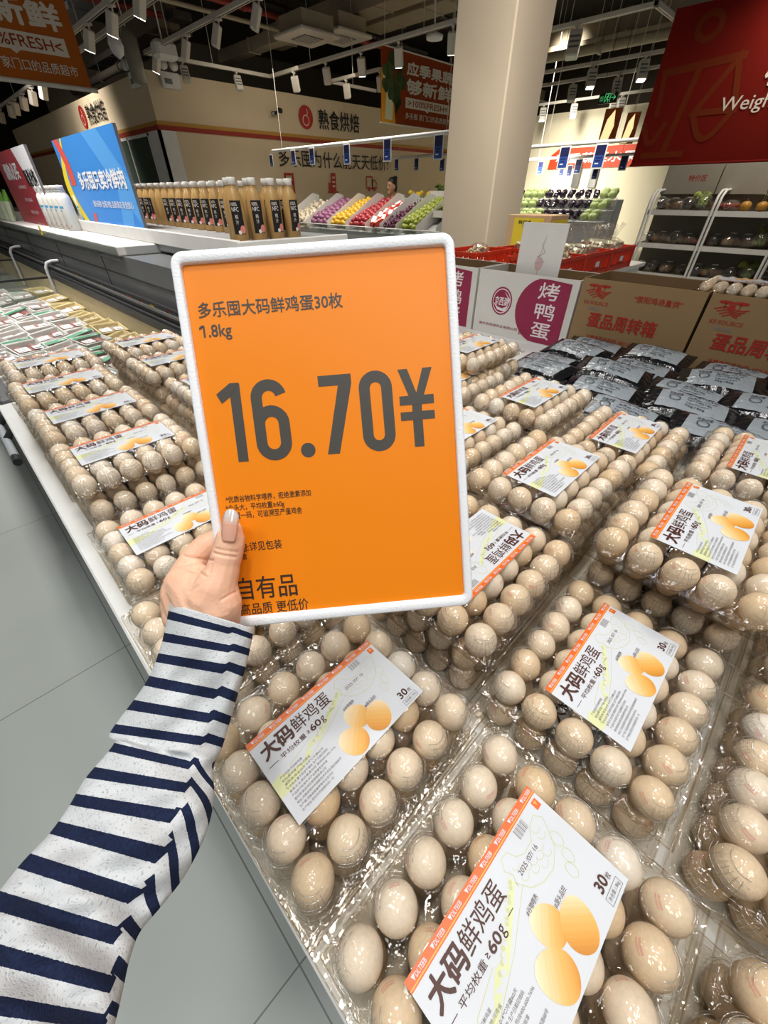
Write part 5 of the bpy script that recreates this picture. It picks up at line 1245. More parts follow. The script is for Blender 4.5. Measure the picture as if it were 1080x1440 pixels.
pw = at_x(1012, 152, xb); u0 = p0.y-pw.y; v0 = pw.z-p0.z
b.text('称重台', .99, 1.75, v0+.12, v0+.40, M_cream, .006, .04, Mf); b.text('Weigh Counter', u0, u0+1.05, v0-.06, v0+.075, M_cream, .006, .008, Mf); b.build('banner_cloth', t)
b = MB(); b.tube([(0, -2.2, 0), (0, .01, 0)], .012, M_rd, 6)
b.build('rod', t)
for y in (-.08, -2.1): MB().tube([(0, y, H_+.35), (0, y, 5.6-p0.z)], .006, M_rod, 5).build('cord', t)
# two lit picture panels by the exit sign
M_lp = mat('lit_poster_picture', 'f4d79a', .5, emit=3.0, var=(5, .3)); M_lp2 = mat('orange_poster_frame', 'b0521c', .6)
for i, (u0, v0, u1, v1, lab) in enumerate([(840, 203, 862, 152, 'lit picture panel hanging under the exit sign, left one'), (871, 203, 888, 158, 'lit picture panel hanging under the exit sign, right one')]):
    xx = 11.6; a, c = at_x(u0, v0, xx), at_x(u1, v0, xx); tp_ = at_x(u1, v1, xx).z; w = abs(a.y-c.y); h = tp_-a.z
    t = thing('lit_picture_panel', lab, 'sign', (xx, c.y, a.z)); b = MB(); b.box(0, .04, 0, w, 0, h, M_lp2)
    b.build('panel', t); b = MB(); b.M = frame_x(-.002, 0, 0); b.poly([(-w*.95, h*.03), (-w*.45, h*.03), (-w*.25, h*.5), (-w*.4, h*.95), (-w*.75, h*.7)], M_lp, .001); b.build('picture', t)
    MB().tube([(.02, w/2, h), (.02, w/2, 5.6-a.z)], .005, M_rod, 5).build('wire', t)

# ---------------------------------------------------------------- hanging price rails
M_tb = mat('blue_price_tag', '2c4a9a', .4); M_tb2 = mat('navy_price_tag_head', '1f2350', .4)
def rail(label, x, y0, y1, z, tags, names, zdir=0):
    t = thing('price_rail', label, 'rail', (x, (y0+y1)/2, z)); MB().tube([(0, y0-(y0+y1)/2, 0), (0, y1-(y0+y1)/2, 0)], .03, M_white, 8).build('bar', t)
    for yy in (y0+.4, y1-.4): MB().tube([(0, yy-(y0+y1)/2, 0), (0, yy-(y0+y1)/2, 5.6-z)], .005, M_rod, 5).build('suspension_wire', t)
    for i, (u, v, s) in enumerate(tags):
        p = at_x(u, v, x-.03); b = MB(); b.M = frame_x(0, 0, 0); w, h = .095*s, .15*s
        b.box(-w, w, -h, h, 0, .01, M_bw, .004); b.box(-w*.8, w*.8, -h*.85, h*.1, .01, .012, M_tb); b.box(-w*.8, w*.8, h*.1, h*.88, .01, .012, M_tb2)
        for k in range(3): b.box(-w*.5, w*(.1+.2*k), -h*.6+k*h*.22, -h*.5+k*h*.22, .012, .013, M_tb2 if k else M_bw)
        b.tube([(0, h, .005), (0, max(h+.01, z-p.z), .005)], .004, M_rod, 5)
        tag(b.build('price_tag', None, p), f'blue and white hanging price tag, {ORD[i]} from the left {names}', 'price tag', 'hanging price tags '+names)
rail('white price rail over the fruit stand', 6.8, 5.0, 10.4, 2.18, [(382, 226, .7), (413, 222, .85), (439, 220, .9), (488, 217, 1), (545, 211, 1.05), (617, 207, 1.05)], 'over the fruit')
rail('second white price rail behind the one over the fruit', 10.4, 7.9, 10.2, 2.18, [(558, 232, .85), (586, 231, .85), (622, 232, .85)], 'on the rear fruit rail')
rail('white price rail over the vegetable stand', 10.3, 3.7, 5.9, 2.20, [(793, 222, 1.2), (843, 220, 1.25)], 'over the vegetables')
rail('lower white price rail near the far wall', 13.9, 4.9, 8.0, 2.2, [(760, 236, 1.0), (790, 240, .8), (801, 240, .8), (813, 234, 1.05), (837, 244, .8), (877, 229, 1.0)], 'near the far wall')
# far wall sign panel
p0 = at_x(775, 238, 16.45); p1 = at_x(838, 206, 16.45)
t = thing('wall_sign', 'orange red wall sign with white lettering on the far cream wall', 'sign', (16.48, (p0.y+p1.y)/2, p0.z)); w = abs(p0.y-p1.y)/2+.15; h = p1.z-p0.z
b = MB(); b.M = frame_x(0, 0, 0); b.prism([(-w, 0), (w*2.6, 0), (w*2.6, h), (-w+.3, h), (-w+.06, h*.7)], 0, .02, mat('orange_red_sign', 'd8431c', .5)); b.text('称重蔬菜水果', -w+.25, w*2.4, h*.25, h*.75, M_bw, .024, .04); b.build('panel', t)
for i, (u, v) in enumerate([(812, 247), (836, 247)]):
    p = at_x(u, v, 16.48); b = MB(); b.box(-.08, 0, -.12, .12, -.3, .3, M_metal, .01); tag(b.build('wall_bracket', None, p), f'grey bracket on the far wall under the orange sign, {("left", "right")[i]} one', 'bracket')

# ---------------------------------------------------------------- fruit stand
fl = [at_z(414, 313, .85), at_z(587, 325, .85)]
FX = 7.1
t = thing('fruit_stand', 'slanted fruit stand with clear lip in front of the cream wall', 'stand', (FX, 8.2, 0))
b = MB(); b.box(0, 1.2, -2.6, 2.6, 0, .78, M_steel2, .01); b.add([(0, -2.6, .78), (0, 2.6, .78), (1.2, 2.6, 1.19), (1.2, -2.6, 1.19), (0, -2.6, .7), (0, 2.6, .7), (1.2, 2.6, .7), (1.2, -2.6, .7)], [(0, 1, 2, 3)[::-1], (0, 3, 7, 4), (1, 5, 6, 2), (3, 2, 6, 7)], M_steel2); b.build('base', t)
b = MB(); b.box(-.03, -.02, -2.6, 2.6, .72, .87, M_gl); b.tube([(-.025, -2.6, .87), (-.025, 2.6, .87)], .01, M_white, 6); b.build('front_lip', t)
bounds = [10.75, 9.75, 8.95, 8.3, 7.65, 7.2, 6.75, 6.2, 5.7]
for y in bounds:
    b = MB(); yy = y-8.2; b.add([(-.01, yy, .80), (1.2, yy, 1.19), (1.2, yy, 1.40), (1.0, yy, 1.44), (-.01, yy, .94)], [(0, 1, 2, 3, 4)], M_white); b.add([(-.01, yy+.02, .80), (1.2, yy+.02, 1.19), (1.2, yy+.02, 1.40), (1.0, yy+.02, 1.44), (-.01, yy+.02, .94)], [(4, 3, 2, 1, 0)], M_white); b.build('divider', t)
def fruit_mesh(name, m, rx, rz, kind='ball'):
    b = MB()
    if kind == 'ball':
        b.ball((0, 0, 0), rx, rx, rz, m, 12, 8); b.tube([(0, 0, rz*.85), (.01, 0, rz*1.15)], rx*.07, M_br, 5)
    elif kind == 'net':
        for k in range(7): b.ball((rng.uniform(-.05, .05), rng.uniform(-.05, .05), rng.uniform(-.03, .04)), rx*.5, rx*.5, rz*.55, m, 9, 6)
        b.tube([(0, 0, rz*.5), (.01, .01, rz*1.2), (.03, .0, rz*1.5)], [rx*.3, rx*.12, rx*.25], M_film, 7)
    elif kind == 'bunch':
        for k in range(16): b.ball((rng.uniform(-.08, .08), rng.uniform(-.06, .06), rng.uniform(-.03, .05)), rx*.33, rx*.33, rx*.33, m, 8, 6)
        b.tube([(0, 0, .05), (.02, .02, .11)], .006, M_br, 5)
    elif kind == 'pack':
        b.box(-rx, rx, -rx*.7, rx*.7, -rz*.5, rz*.5, m, .02); b.box(-rx*.6, rx*.6, -rx*.4, rx*.4, rz*.5, rz*.55, M_wsx)
        b.tube([(-rx, 0, rz*.2), (-rx*1.25, 0, rz*.4)], [.03, .05], m, 7)
    elif kind == 'leafy':
        for k in range(9):
            a = k*.7; b.ball((.05*math.cos(a), .05*math.sin(a), .02+.01*k), rx*.5, rx*.35, rz*.3, m, 8, 6, Matrix.Rotation(.4, 4, 'X'), .15)
    return b.mesh(name)
kinds = [('garlic_net', mat('white_garlic', 'd9cdb6', .5, var=(30, .2)), .09, .08, 'net', 'net of white garlic at the left of the fruit stand', 'garlic', .17, 'white nets of garlic'),
 ('purple_onion', mat('purple_onion_skin', '8c5a78', .22, var=(30, .35)), .065, .06, 'ball', 'shiny purple onion heaped left of the yellow fruit', 'onion', .125, 'purple onions'),
 ('yellow_fruit', mat('yellow_fruit_skin', 'c9a02c', .35, var=(20, .15)), .06, .06, 'ball', 'yellow fruit in the bin between purple onions and red fruit', 'fruit', .118, 'yellow fruit'),
 ('red_fruit', mat('red_fruit_skin', '983038', .3, var=(20, .2)), .06, .058, 'ball', 'red round fruit in the bin right of the yellow fruit', 'fruit', .118, 'red fruit'),
 ('red_fruit_bag', mat('red_fruit_bag_film', 'b83a2c', .25, bump=(30, .3)), .10, .11, 'pack', 'bright red bag of fruit right of the red round fruit', 'bag', .19, 'red bags of fruit'),
 ('grape_bunch', mat('purple_grape_skin', '6a3b55', .3, var=(20, .2)), .075, .07, 'bunch', 'bunch of dark purple grapes right of the red bags', 'grapes', .15, 'purple grapes'),
 ('green_fruit', mat('green_fruit_skin', '8f9a3c', .4, var=(20, .2)), .062, .06, 'ball', 'green fruit at the right end of the fruit stand', 'fruit', .122, 'green fruit')]
for kd, (nm, m, rx, rz, kind, lab, cat, step, grp) in enumerate(kinds):
    meshes = [fruit_mesh(nm, m, rx, rz, kind) for _ in range(2 if kind in ('net', 'bunch') else 1)]
    ya, yb_ = bounds[kd+1]+.07, bounds[kd]-.06
    ny_ = max(1, int((yb_-ya)/step)+1); nx_ = int(1.12/step)
    for i in range(nx_):
        for j in range(ny_):
            x = FX+.07+step*(i+.5*(j % 2)*.6); y = ya+(yb_-ya)*(j+.5)/ny_; hz = .80+.34*(x-FX)+rz*.9
            for lay in range(2 if kind == 'ball' else 1):
                o = bpy.data.objects.new(nm, meshes[(i+j) % len(meshes)]); COL.objects.link(o)
                o.location = (x+rng.uniform(-.01, .01)+lay*step*.5, y+rng.uniform(-.01, .01), hz+lay*rz*1.35+rng.uniform(0, .015)+.02*math.sin(PI*(j+.5)/ny_))
                o.rotation_euler = (rng.uniform(-.3, .3), rng.uniform(-.5, 0), rng.uniform(0, 6.28))
                if kind == 'pack': o.rotation_euler = (rng.uniform(-.2, .2), -.5+rng.uniform(-.3, .3), rng.uniform(-.5, .5))
                s_ = rng.uniform(.85, 1.15); o.scale = (s_, s_, s_); tag(o, lab, cat, grp+' on the fruit stand')
# baskets of greens on the upper right of the stand and lemons behind
M_wbk = mat('white_basket_plastic', 'dedbd2', .5); M_leafy = [mat('leafy_green_'+c, c, .5, var=(25, .2)) for c in ('6f7d2f', '8c9640', '55652c', 'a8b254')]
for i, (y, z, x) in enumerate([(5.95, 1.05, 7.75), (6.25, 1.205, 8.86), (6.95, 1.355, 8.86)]):
    t = thing('basket', f'white basket of greens beside the column at the fruit stand, {ORD[i]} from the front', 'basket', (x, y, z))
    b = MB(); b.box(-.2, .2, -.28, .28, 0, .01, M_wbk)
    for a in ((-.2, -.19, -.28, .28), (.19, .2, -.28, .28), (-.2, .2, -.28, -.27), (-.2, .2, .27, .28)): b.box(*a, 0, .12, M_wbk)
    b.build('basket_body', t)
    gm = fruit_mesh('leafy_bunch', M_leafy[i], .09, .09, 'leafy')
    for k in range(10):
        o = bpy.data.objects.new('leafy_bunch', gm); COL.objects.link(o); o.location = (x+rng.uniform(-.14, .14), y+rng.uniform(-.2, .2), z+.09+rng.uniform(0, .05)); o.rotation_euler = (0, 0, rng.uniform(0, 6))
        tag(o, f'leafy green bunch in the {ORD[i]} white basket beside the column', 'vegetable', 'greens in the white baskets '+ORD[i])
lm = fruit_mesh('yellow_pepper', mat('yellow_pepper_skin', 'd8b422', .3), .05, .05)
for k in range(8):
    o = bpy.data.objects.new('yellow_pepper', lm); COL.objects.link(o); o.location = (8.75+rng.uniform(-.15, .15), 7.25+.09*k, 1.40+rng.uniform(0, .06)); tag(o, 'small yellow pepper heaped behind the woman, left of the greens', 'pepper', 'yellow peppers behind the fruit stand')
t = thing('rear_stand', 'low grey stand behind the fruit stand carrying baskets and peppers', 'stand', (8.62, 7.2, 0)); MB().box(0, .55, -1.3, 1.0, 0, 1.2, M_steel2, .01).box(.0, .55, -.5, 1.0, 1.2, 1.35, M_steel2, .01).build('base', t)
# woman behind the stand
ph = at_y(551, 262, 8.45); hx_, hy_, hz_ = ph; hz_ /= 1.16
M_hair = mat('dark_hair', '1c1512', .5, bump=(40, .3)); M_face = mat('face_skin', 'b98a6c', .5, sss=.1); M_shirt = mat('white_shirt', 'd6d0c8', .8)
t = thing('person', 'dark haired woman with a bun standing behind the fruit stand', 'person', (hx_, hy_, 0)); t.scale = (1.16, 1.16, 1.16)
yaw = Matrix.Rotation(R(170), 4, 'Z')
def rel(x, y, z): v = yaw @ Vector((x, y, 0)); return Vector((v.x, v.y, hz_+z))
Hs = [[(rel(0, 0, .03), .095), (rel(.03, 0, -.07), .075), (rel(.055, 0, -.10), .045)], [(rel(-.02, 0, -.06), .055), (rel(-.02, 0, -.19), .052)],
 [(rel(-.02, -.17, -.25), .06), (rel(-.02, 0, -.22), .07), (rel(-.02, .17, -.25), .06)], [(rel(-.02, -.19, -.25), .05), (rel(.0, -.24, -.5), .042), (rel(.15, -.2, -.66), .032)], [(rel(-.02, .19, -.25), .05), (rel(.0, .24, -.5), .042), (rel(.15, .2, -.66), .032)],
 [(rel(-.02, -.08, -.3), .10), (rel(-.02, -.07, -.75), .11)], [(rel(-.02, .08, -.3), .10), (rel(-.02, .07, -.75), .11)], [(rel(-.02, .08, -.75), .09), (rel(0, .09, -1.1), .06), (rel(0, .09, -hz_+.03), .045), (rel(.12, .09, -hz_+.03), .035)], [(rel(-.02, -.08, -.75), .09), (rel(0, -.09, -1.1), .06), (rel(0, -.09, -hz_+.03), .045), (rel(.12, -.09, -hz_+.03), .035)],
 [(rel(.095, 0, -.005), .014), (rel(.112, 0, -.03), .014)], [(rel(0, .093, -.01), .02), (rel(0, .093, -.04), .014)], [(rel(0, -.093, -.01), .02), (rel(0, -.093, -.04), .014)]]
bpy.context.view_layer.update()
bo = blob('body', [[(p-Vector((hx_, hy_, 0))*0, r_) for p, r_ in c] for c in Hs], M_face, .014, 4); bo.parent = t
b = MB(); b.M = yaw; b.ball((-.02, 0, hz_+.055), .102, .102, .095, M_hair, 16, 10); b.ball((-.05, 0, hz_-.02), .075, .085, .09, M_hair, 14, 8); b.ball((-.085, 0, hz_+.12), .05, .05, .045, M_hair, 12, 8); o = b.build('hair', t)
b = MB(); b.M = yaw
for s_ in (-.034, .034): b.ball((.088, s_, hz_+.0), .01, .014, .006, M_dark, 8, 5); b.box(.085, .097, s_-.018, s_+.018, hz_+.02, hz_+.025, M_hair)
b.box(.085, .096, -.02, .02, hz_-.068, hz_-.06, mat('lips', '9a4a42', .5)); b.build('face_features', t)
sh = blob('shirt', [[(rel(-.02, -.17, -.26), .068), (rel(-.02, 0, -.235), .072), (rel(-.02, .17, -.26), .068)], [(rel(-.02, -.19, -.26), .058), (rel(.0, -.235, -.45), .052)], [(rel(-.02, .19, -.26), .058), (rel(.0, .235, -.45), .052)], [(rel(-.02, -.08, -.3), .11), (rel(-.02, -.07, -.8), .122)], [(rel(-.02, .08, -.3), .11), (rel(-.02, .07, -.8), .122)]], M_shirt, .014, 4); sh.parent = t
b = MB(); b.M = yaw
for s_ in (-.09, .09): b.tube([(0, s_, hz_-.72), (0, s_, .12)], [.115, .08], mat('dark_trousers', '25252b', .8), 12)
b.build('trousers', t)
b = MB(); b.M = yaw
for s_ in (-.09, .09): b.box(-.07, .17, s_-.05, s_+.05, 0, .09, M_dark, .03)
b.build('shoes', t)

# ---------------------------------------------------------------- vegetable stand behind the column
VX = 9.2
t = thing('vegetable_stand', 'stepped stand of eggplants and pale vegetables right of the column', 'stand', (VX, 4.6, 0))
b = MB()
for k in range(3): b.box(.32*k, .32*k+.36, -1.0, 1.35, 0, 1.02+.16*k, M_steel2, .01)
b.build('steps', t)
for k in range(3):
    b = MB()
    for q in range(5): b.box(.32*k-.012, .32*k, -1.0, 1.35, 1.02+.16*k-.10+q*.028, 1.02+.16*k-.09+q*.028, M_wbk)
    for q in range(16): b.box(.32*k-.012, .32*k, -1.0+q*.155, -.99+q*.155, 1.02+.16*k-.10, 1.02+.16*k+.03, M_wbk)
    b.build('basket_front', t)
M_egp = mat('eggplant_skin', '2a1c2c', .2, .5, var=(15, .15)); M_cab = mat('pale_green_cabbage', 'a9b878', .45, var=(25, .2)); M_wh = mat('white_radish', 'd5d6c2', .4)
def eggplant():
    b = MB(); b.tube([(-.10, 0, 0), (-.06, 0, .0), (0, 0, .004), (.06, 0, 0), (.10, 0, 0)], [.025, .05, .055, .045, .02], M_egp, 10); b.tube([(.09, 0, 0), (.14, 0, .01)], [.022, .01], M_cab, 7); b.box(-.03, .02, -.02, .02, .052, .056, M_wsx); return b.mesh('eggplant')
EGP = eggplant()
def cabbage(m):
    b = MB(); b.ball((0, 0, 0), .075, .075, .065, m, 12, 8)
    for k in range(6): a = k*1.05; b.ball((.035*math.cos(a), .035*math.sin(a), .01), .055, .05, .06, m, 9, 6, None, .06)
    return b.mesh('cabbage')
CAB = cabbage(M_cab)
for k in range(3):
    for j in range(13):
        y = 3.75+.165*j; x = VX+.32*k+.12; z = 1.02+.16*k
        pale = (j > 8 and k < 2) or (j in (0, 1)) or (k == 2 and j in (9, 10, 11)) 
        if k == 0 and j in (7, 8): pale = True
        for l in range(2):
            o = bpy.data.objects.new('cabbage' if pale else 'eggplant', CAB if pale else EGP); COL.objects.link(o)
            o.location = (x+.09*l+rng.uniform(-.02, .02), y+rng.uniform(-.02, .02), z+.055+.05*l); o.rotation_euler = (rng.uniform(-.3, .3), rng.uniform(-.3, .3), rng.uniform(-.6, .6)+(0 if pale else .3))
            if pale: tag(o, f'pale green cabbage on the {ORD[k]} step of the vegetable stand right of the column', 'cabbage', f'cabbages on the {ORD[k]} step')
            else: tag(o, f'glossy dark eggplant on the {ORD[k]} step of the vegetable stand right of the column', 'eggplant', f'eggplants on the {ORD[k]} step')

# ---------------------------------------------------------------- tall vegetable shelf at the right
SXX = 7.8
zs = [1.245, .855, .49, .16]
YL, YR = 2.40, -.35
t = thing('vegetable_shelf', 'tall grey shelf unit of bagged vegetables under the red banner', 'shelf', (SXX, (YL+YR)/2, 0)); hw = (YL-YR)/2
M_sh = mat('grey_shelf_paint', 'a09a8c', .45); M_shb = mat('grey_back_panel', '837c6e', .6)
b = MB(); b.box(.42, .45, -hw, hw, 0, 1.75, M_shb); b.build('back_panel', t)
b = MB()
for k in range(4): y = -hw+.01+k*(2*hw-.02)/4; b.box(.30, .42, y+.006, y+(2*hw-.02)/4-.006, 1.42, 1.74, M_sh, .004)
b.text('特价区', -hw*.9+.1, -hw*.9+.1, 0, .01, M_red, 0) if False else None
b.build('header_panel', t)
for k, u in enumerate([(.10), (1.55)]):
    b2 = MB(); b2.text('特价区', -hw+.22+u, -hw+.44+u, 1.56, 1.63, M_red, 0, .01, frame_x(.298, 0, 0)); b2.build('header_print', t)
for z in zs:
    b = MB(); b.box(.0, .42, -hw, hw, z-.03, z, M_sh, .004); b.box(-.012, 0, -hw, hw, z-.055, z+.004, M_white); b.build('shelf_board', t)
ups = [1.58, .77, 2.38, -.33]
for y in ups:
    b = MB(); yy = y-(YL+YR)/2
    b.tube([(-.03, yy, 0), (-.03, yy, 1.28), (-.0, yy, 1.40), (.10, yy, 1.46), (.30, yy, 1.47)], .016, M_white, 8); b.tube([(-.03, yy-.045, 0), (-.03, yy-.045, 1.28), (-.0, yy-.045, 1.40), (.10, yy-.045, 1.46), (.30, yy-.045, 1.47)], .016, M_white, 8); b.build('upright', t)
M_bag = clear('clear_produce_bag', (.95, .95, .94), .07, .1, 45, .7, .03)
def prod(kind):
    b = MB()
    if kind == 'bagged_greens':
        for k in range(7): a = rng.uniform(-.5, .5); b.tube([(-.1+.02*k, rng.uniform(-.05, .05), .05), (-.03, rng.uniform(-.06, .06), .10), (.06+.01*k, rng.uniform(-.08, .08), .15)], [.02, .016, .045], M_leafy[k % 4], 7)
        b.ball((0, 0, .09), .15, .11, .085, M_bag, 12, 8, None, .06)
    elif kind == 'bagged_roots':
        for k in range(5): b.ball((-.08+.04*k, rng.uniform(-.04, .04), .05), .042, .036, .036, M_rt, 9, 6)
        b.ball((0, 0, .06), .14, .09, .07, M_bag, 12, 8, None, .06); b.box(-.03, .03, -.03, .02, .125, .129, M_wsx)
    elif kind == 'bagged_mushrooms':
        for k in range(8): b.ball((rng.uniform(-.08, .08), rng.uniform(-.05, .05), .03+.03*(k % 2)), .032, .032, .026, M_dkv, 8, 6)
        b.ball((0, 0, .06), .13, .09, .07, M_bag, 12, 8, None, .06); b.box(-.04, .0, -.03, .02, .12, .124, M_wsx)
    elif kind == 'cucumber_bag':
        for k in range(4): b.tube([(-.13, -.05+.032*k, .035), (0, -.05+.032*k, .045), (.13, -.05+.032*k, .035)], [.012, .022, .012], M_cuc, 8)
        b.ball((0, 0, .045), .16, .09, .045, M_bag, 12, 8); b.box(-.03, .03, -.03, .03, .088, .092, M_wsx)
    elif kind == 'tomato_bag':
        for k in range(8): b.ball((-.09+.055*(k % 4), -.03+.06*(k//4), .045), .034, .034, .03, M_tom, 9, 6)
        b.ball((0, 0, .05), .15, .09, .055, M_bag, 12, 8)
    elif kind == 'squash':
        b.ball((0, 0, .05), .06, .06, .05, M_sq, 12, 8); b.tube([(0, 0, .095), (0, .01, .12)], .007, M_br, 5)
    elif kind == 'leek_bundle':
        for k in range(9): b.tube([(0, -.05+.012*k, .02), (.02, -.06+.015*k, .15), (.06, -.09+.022*k, .32)], [.010, .011, .02], M_wh if k % 2 else M_leafy[2], 6)
        b.box(-.01, .03, -.055, .06, .10, .13, M_wsx)
    elif kind == 'radish':
        b.tube([(0, 0, .03), (.02, 0, .15), (.05, 0, .27)], [.035, .045, .03], M_wh, 10); b.tube([(.05, 0, .27), (.08, 0, .36)], [.02, .04], M_leafy[3], 7); b.box(-.03, .0, -.025, .025, .12, .18, M_wsx)
    return b.mesh(kind)
M_rt = mat('brown_root_skin', '8a6a48', .5, var=(25, .2)); M_dkv = mat('dark_mushroom_cap', '3a2a22', .5); M_cuc = mat('dark_green_cucumber', '2f4226', .4); M_tom = mat('dull_red_tomato', '8f3a2c', .35); M_sq = mat('orange_squash_skin', 'b58438', .4)
PK = {k: prod(k) for k in ('bagged_greens', 'bagged_roots', 'bagged_mushrooms', 'cucumber_bag', 'tomato_bag', 'squash', 'leek_bundle', 'radish')}
CATN = dict(bagged_greens='bag of greens', bagged_roots='bag of roots', bagged_mushrooms='bag of mushrooms', cucumber_bag='bag of cucumbers', tomato_bag='bag of tomatoes', squash='squash', leek_bundle='leeks', radish='radish')
DESC = dict(bagged_greens='clear bag of leafy greens', bagged_roots='clear bag of brown roots', bagged_mushrooms='clear bag of dark mushrooms', cucumber_bag='clear bag of dark cucumbers', tomato_bag='clear bag of red tomatoes', squash='orange round squash', leek_bundle='tall tied bundle of leeks', radish='white labelled radish')
rowsS = [
 ('top shelf', 0, ['bagged_mushrooms', 'bagged_roots', 'bagged_mushrooms', 'bagged_greens', 'tomato_bag', 'tomato_bag', 'squash', 'squash', 'squash', 'squash', 'cucumber_bag', 'bagged_mushrooms', 'bagged_greens', 'radish', 'tomato_bag', 'cucumber_bag']),
 ('middle shelf', 1, ['bagged_mushrooms', 'bagged_roots', 'bagged_mushrooms', 'bagged_roots', 'tomato_bag', 'bagged_mushrooms', 'bagged_roots', 'bagged_roots', 'bagged_greens', 'squash', 'squash', 'bagged_roots', 'cucumber_bag', 'bagged_greens', 'cucumber_bag', 'tomato_bag']),
 ('third shelf', 2, ['bagged_mushrooms', 'bagged_mushrooms', 'bagged_roots', 'bagged_mushrooms', 'bagged_mushrooms', 'bagged_roots', 'bagged_mushrooms', 'bagged_greens', 'bagged_mushrooms', 'bagged_greens', 'bagged_roots', 'bagged_greens', 'bagged_mushrooms', 'cucumber_bag']),
 ('bottom shelf', 3, ['bagged_mushrooms', 'bagged_roots', 'bagged_mushrooms', 'bagged_mushrooms', 'tomato_bag', 'bagged_roots', 'bagged_mushrooms', 'bagged_mushrooms'])]
for nm, k, items in rowsS:
    for i, it in enumerate(items):
        y = YL-.12-(YL-YR-.2)*i/max(1, len(items)-1); x = SXX+.14+rng.uniform(-.02, .05)
        o = bpy.data.objects.new(it, PK[it]); COL.objects.link(o); o.location = (x, y, zs[k]+.001); o.rotation_euler = (0, 0, rng.uniform(-.4, .4)+(R(90) if it in ('cucumber_bag', 'bagged_roots') and i % 2 else 0)); s = rng.uniform(1.0, 1.25); o.scale = (s, s, s)
        tag(o, f'{DESC[it]}, {ORD[i]} from the left on the {nm} under the banner', CATN[it], f'vegetables on the {nm}')
for i, (it, y, k, dz, sc_) in enumerate([('leek_bundle', 1.12, 0, .08, .9), ('leek_bundle', 1.0, 0, .08, .85), ('leek_bundle', .62, 0, .07, .85), ('bagged_greens', .42, 0, .12, 1.2), ('bagged_greens', .60, 0, .13, 1.15), ('bagged_greens', .25, 0, .12, 1.0), ('leek_bundle', 1.0, 1, 0, .8), ('bagged_greens', .35, 1, .1, 1.1), ('cucumber_bag', .15, 1, .1, 1.0), ('bagged_greens', .5, 2, .08, .9)]):
    o = bpy.data.objects.new(it, PK[it]); COL.objects.link(o); o.location = (SXX+.24, y, zs[k]+dz); o.rotation_euler = (0, R(-12), R(rng.uniform(60, 120))); o.scale = (sc_,)*3
    tag(o, f'{DESC[it]}, {ORD[i]} in the upper layer of the shelf under the banner', CATN[it], 'vegetables in the upper layer')

# ---------------------------------------------------------------- white counter with red crates
pc_ = at_z(865, 381, .98); pe_ = at_z(907, 368, .98)
t = thing('counter', 'white counter behind the cardboard boxes carrying red crates', 'counter', (0, 0, 0)); yE = (pc_.y+pe_.y)/2
b = MB(); b.box(2.62, pe_.x, yE, 2.62, .95, .98, M_white, .004); b.build('worktop', t)
b = MB(); b.box(pc_.x, pe_.x-.03, yE+.03, yE+.06, 0, .95, M_white); b.box(2.7, pe_.x-.03, yE+.3, 2.55, 0, .95, M_white); b.box(pc_.x-.12, pc_.x-.06, yE+.06, yE+.1, 0, .95, mat('brown_counter_leg', '5d4a36', .6)); b.build('body', t)
M_rc = mat('red_crate_plastic', 'd1391d', .4)
def crate(loc, rz, label, a=.21, c=.155, h=.14):
    t_ = thing('red_crate', label, 'crate', loc, rz); b = MB(); b.box(-a, a, -c, c, 0, .008, M_rc)
    for s_ in (-1, 1):
        b.box(-a, a, s_*c-.004, s_*c+.004, h-.025, h, M_rc); b.box(-a, a, s_*c-.004, s_*c+.004, 0, .04, M_rc); b.box(s_*a-.004, s_*a+.004, -c, c, h-.025, h, M_rc); b.box(s_*a-.004, s_*a+.004, -c, c, 0, .04, M_rc)
        for k in range(13): x = -a+.01+k*(2*a-.02)/12; b.box(x-.007, x+.007, s_*c-.004, s_*c+.004, .03, h-.02, M_rc)
        for k in range(9): y = -c+.01+k*(2*c-.02)/8; b.box(s_*a-.004, s_*a+.004, y-.007, y+.007, .03, h-.02, M_rc)
        b.box(-.05, .05, s_*c-.006, s_*c+.006, h*.35, h*.62, M_rc); b.box(s_*a-.006, s_*a+.006, -.04, .04, h*.35, h*.75, M_rc)
    for sx in (-1, 1):
        for sy_ in (-1, 1): b.box(sx*a-.012, sx*a+.012, sy_*c-.012, sy_*c+.012, 0, h+.004, M_rc, .004)
    b.build('crate_body', t_); b = MB(); b.box(-.03, .03, -c-.0065, -c-.005, h*.38, h*.6, M_wsx); b.build('white_label', t_); return t_
z_ = .981
cr = [(at_z(712, 372, z_), 'red crate left of the blank white board, mostly empty'), (at_z(822, 378, z_), 'red crate with bagged noodles just right of the blank board'), (at_z(862, 371, z_), 'middle red crate of bagged vegetables on the counter')]
crates = [(2.84, 1.92, .0, cr[0][1]), (2.86, yE+.17, 0, cr[1][1]), (3.30, yE+.17, 0, cr[2][1]), (3.74, yE+.17, 0, 'red crate at the right end of the white counter'), (3.3, yE+.52, 0, 'red crate in the back row of the white counter')]
for x, y, rz, lab in crates: crate((x, y, z_), rz, lab)
M_nood = mat('cream_noodles', 'd9c9a4', .6, var=(60, .2)); M_ms = mat('cream_mushrooms', 'dcd6b8', .6, var=(60, .2))
def noodle():
    b = MB()
    for k in range(12): r_ = .03+.02*rng.random(); c_ = (rng.uniform(-.03, .03), rng.uniform(-.02, .02), .035+.004*k); b.tube([(c_[0]+r_*math.cos(a), c_[1]+r_*.7*math.sin(a), c_[2]+.01*math.sin(3*a+k)) for a in np.linspace(0, 2*PI, 13)], .007, M_nood, 5, False)
    b.ball((0, 0, .055), .085, .07, .06, M_bag, 12, 8, None, .05); return b.mesh('noodle_bag')
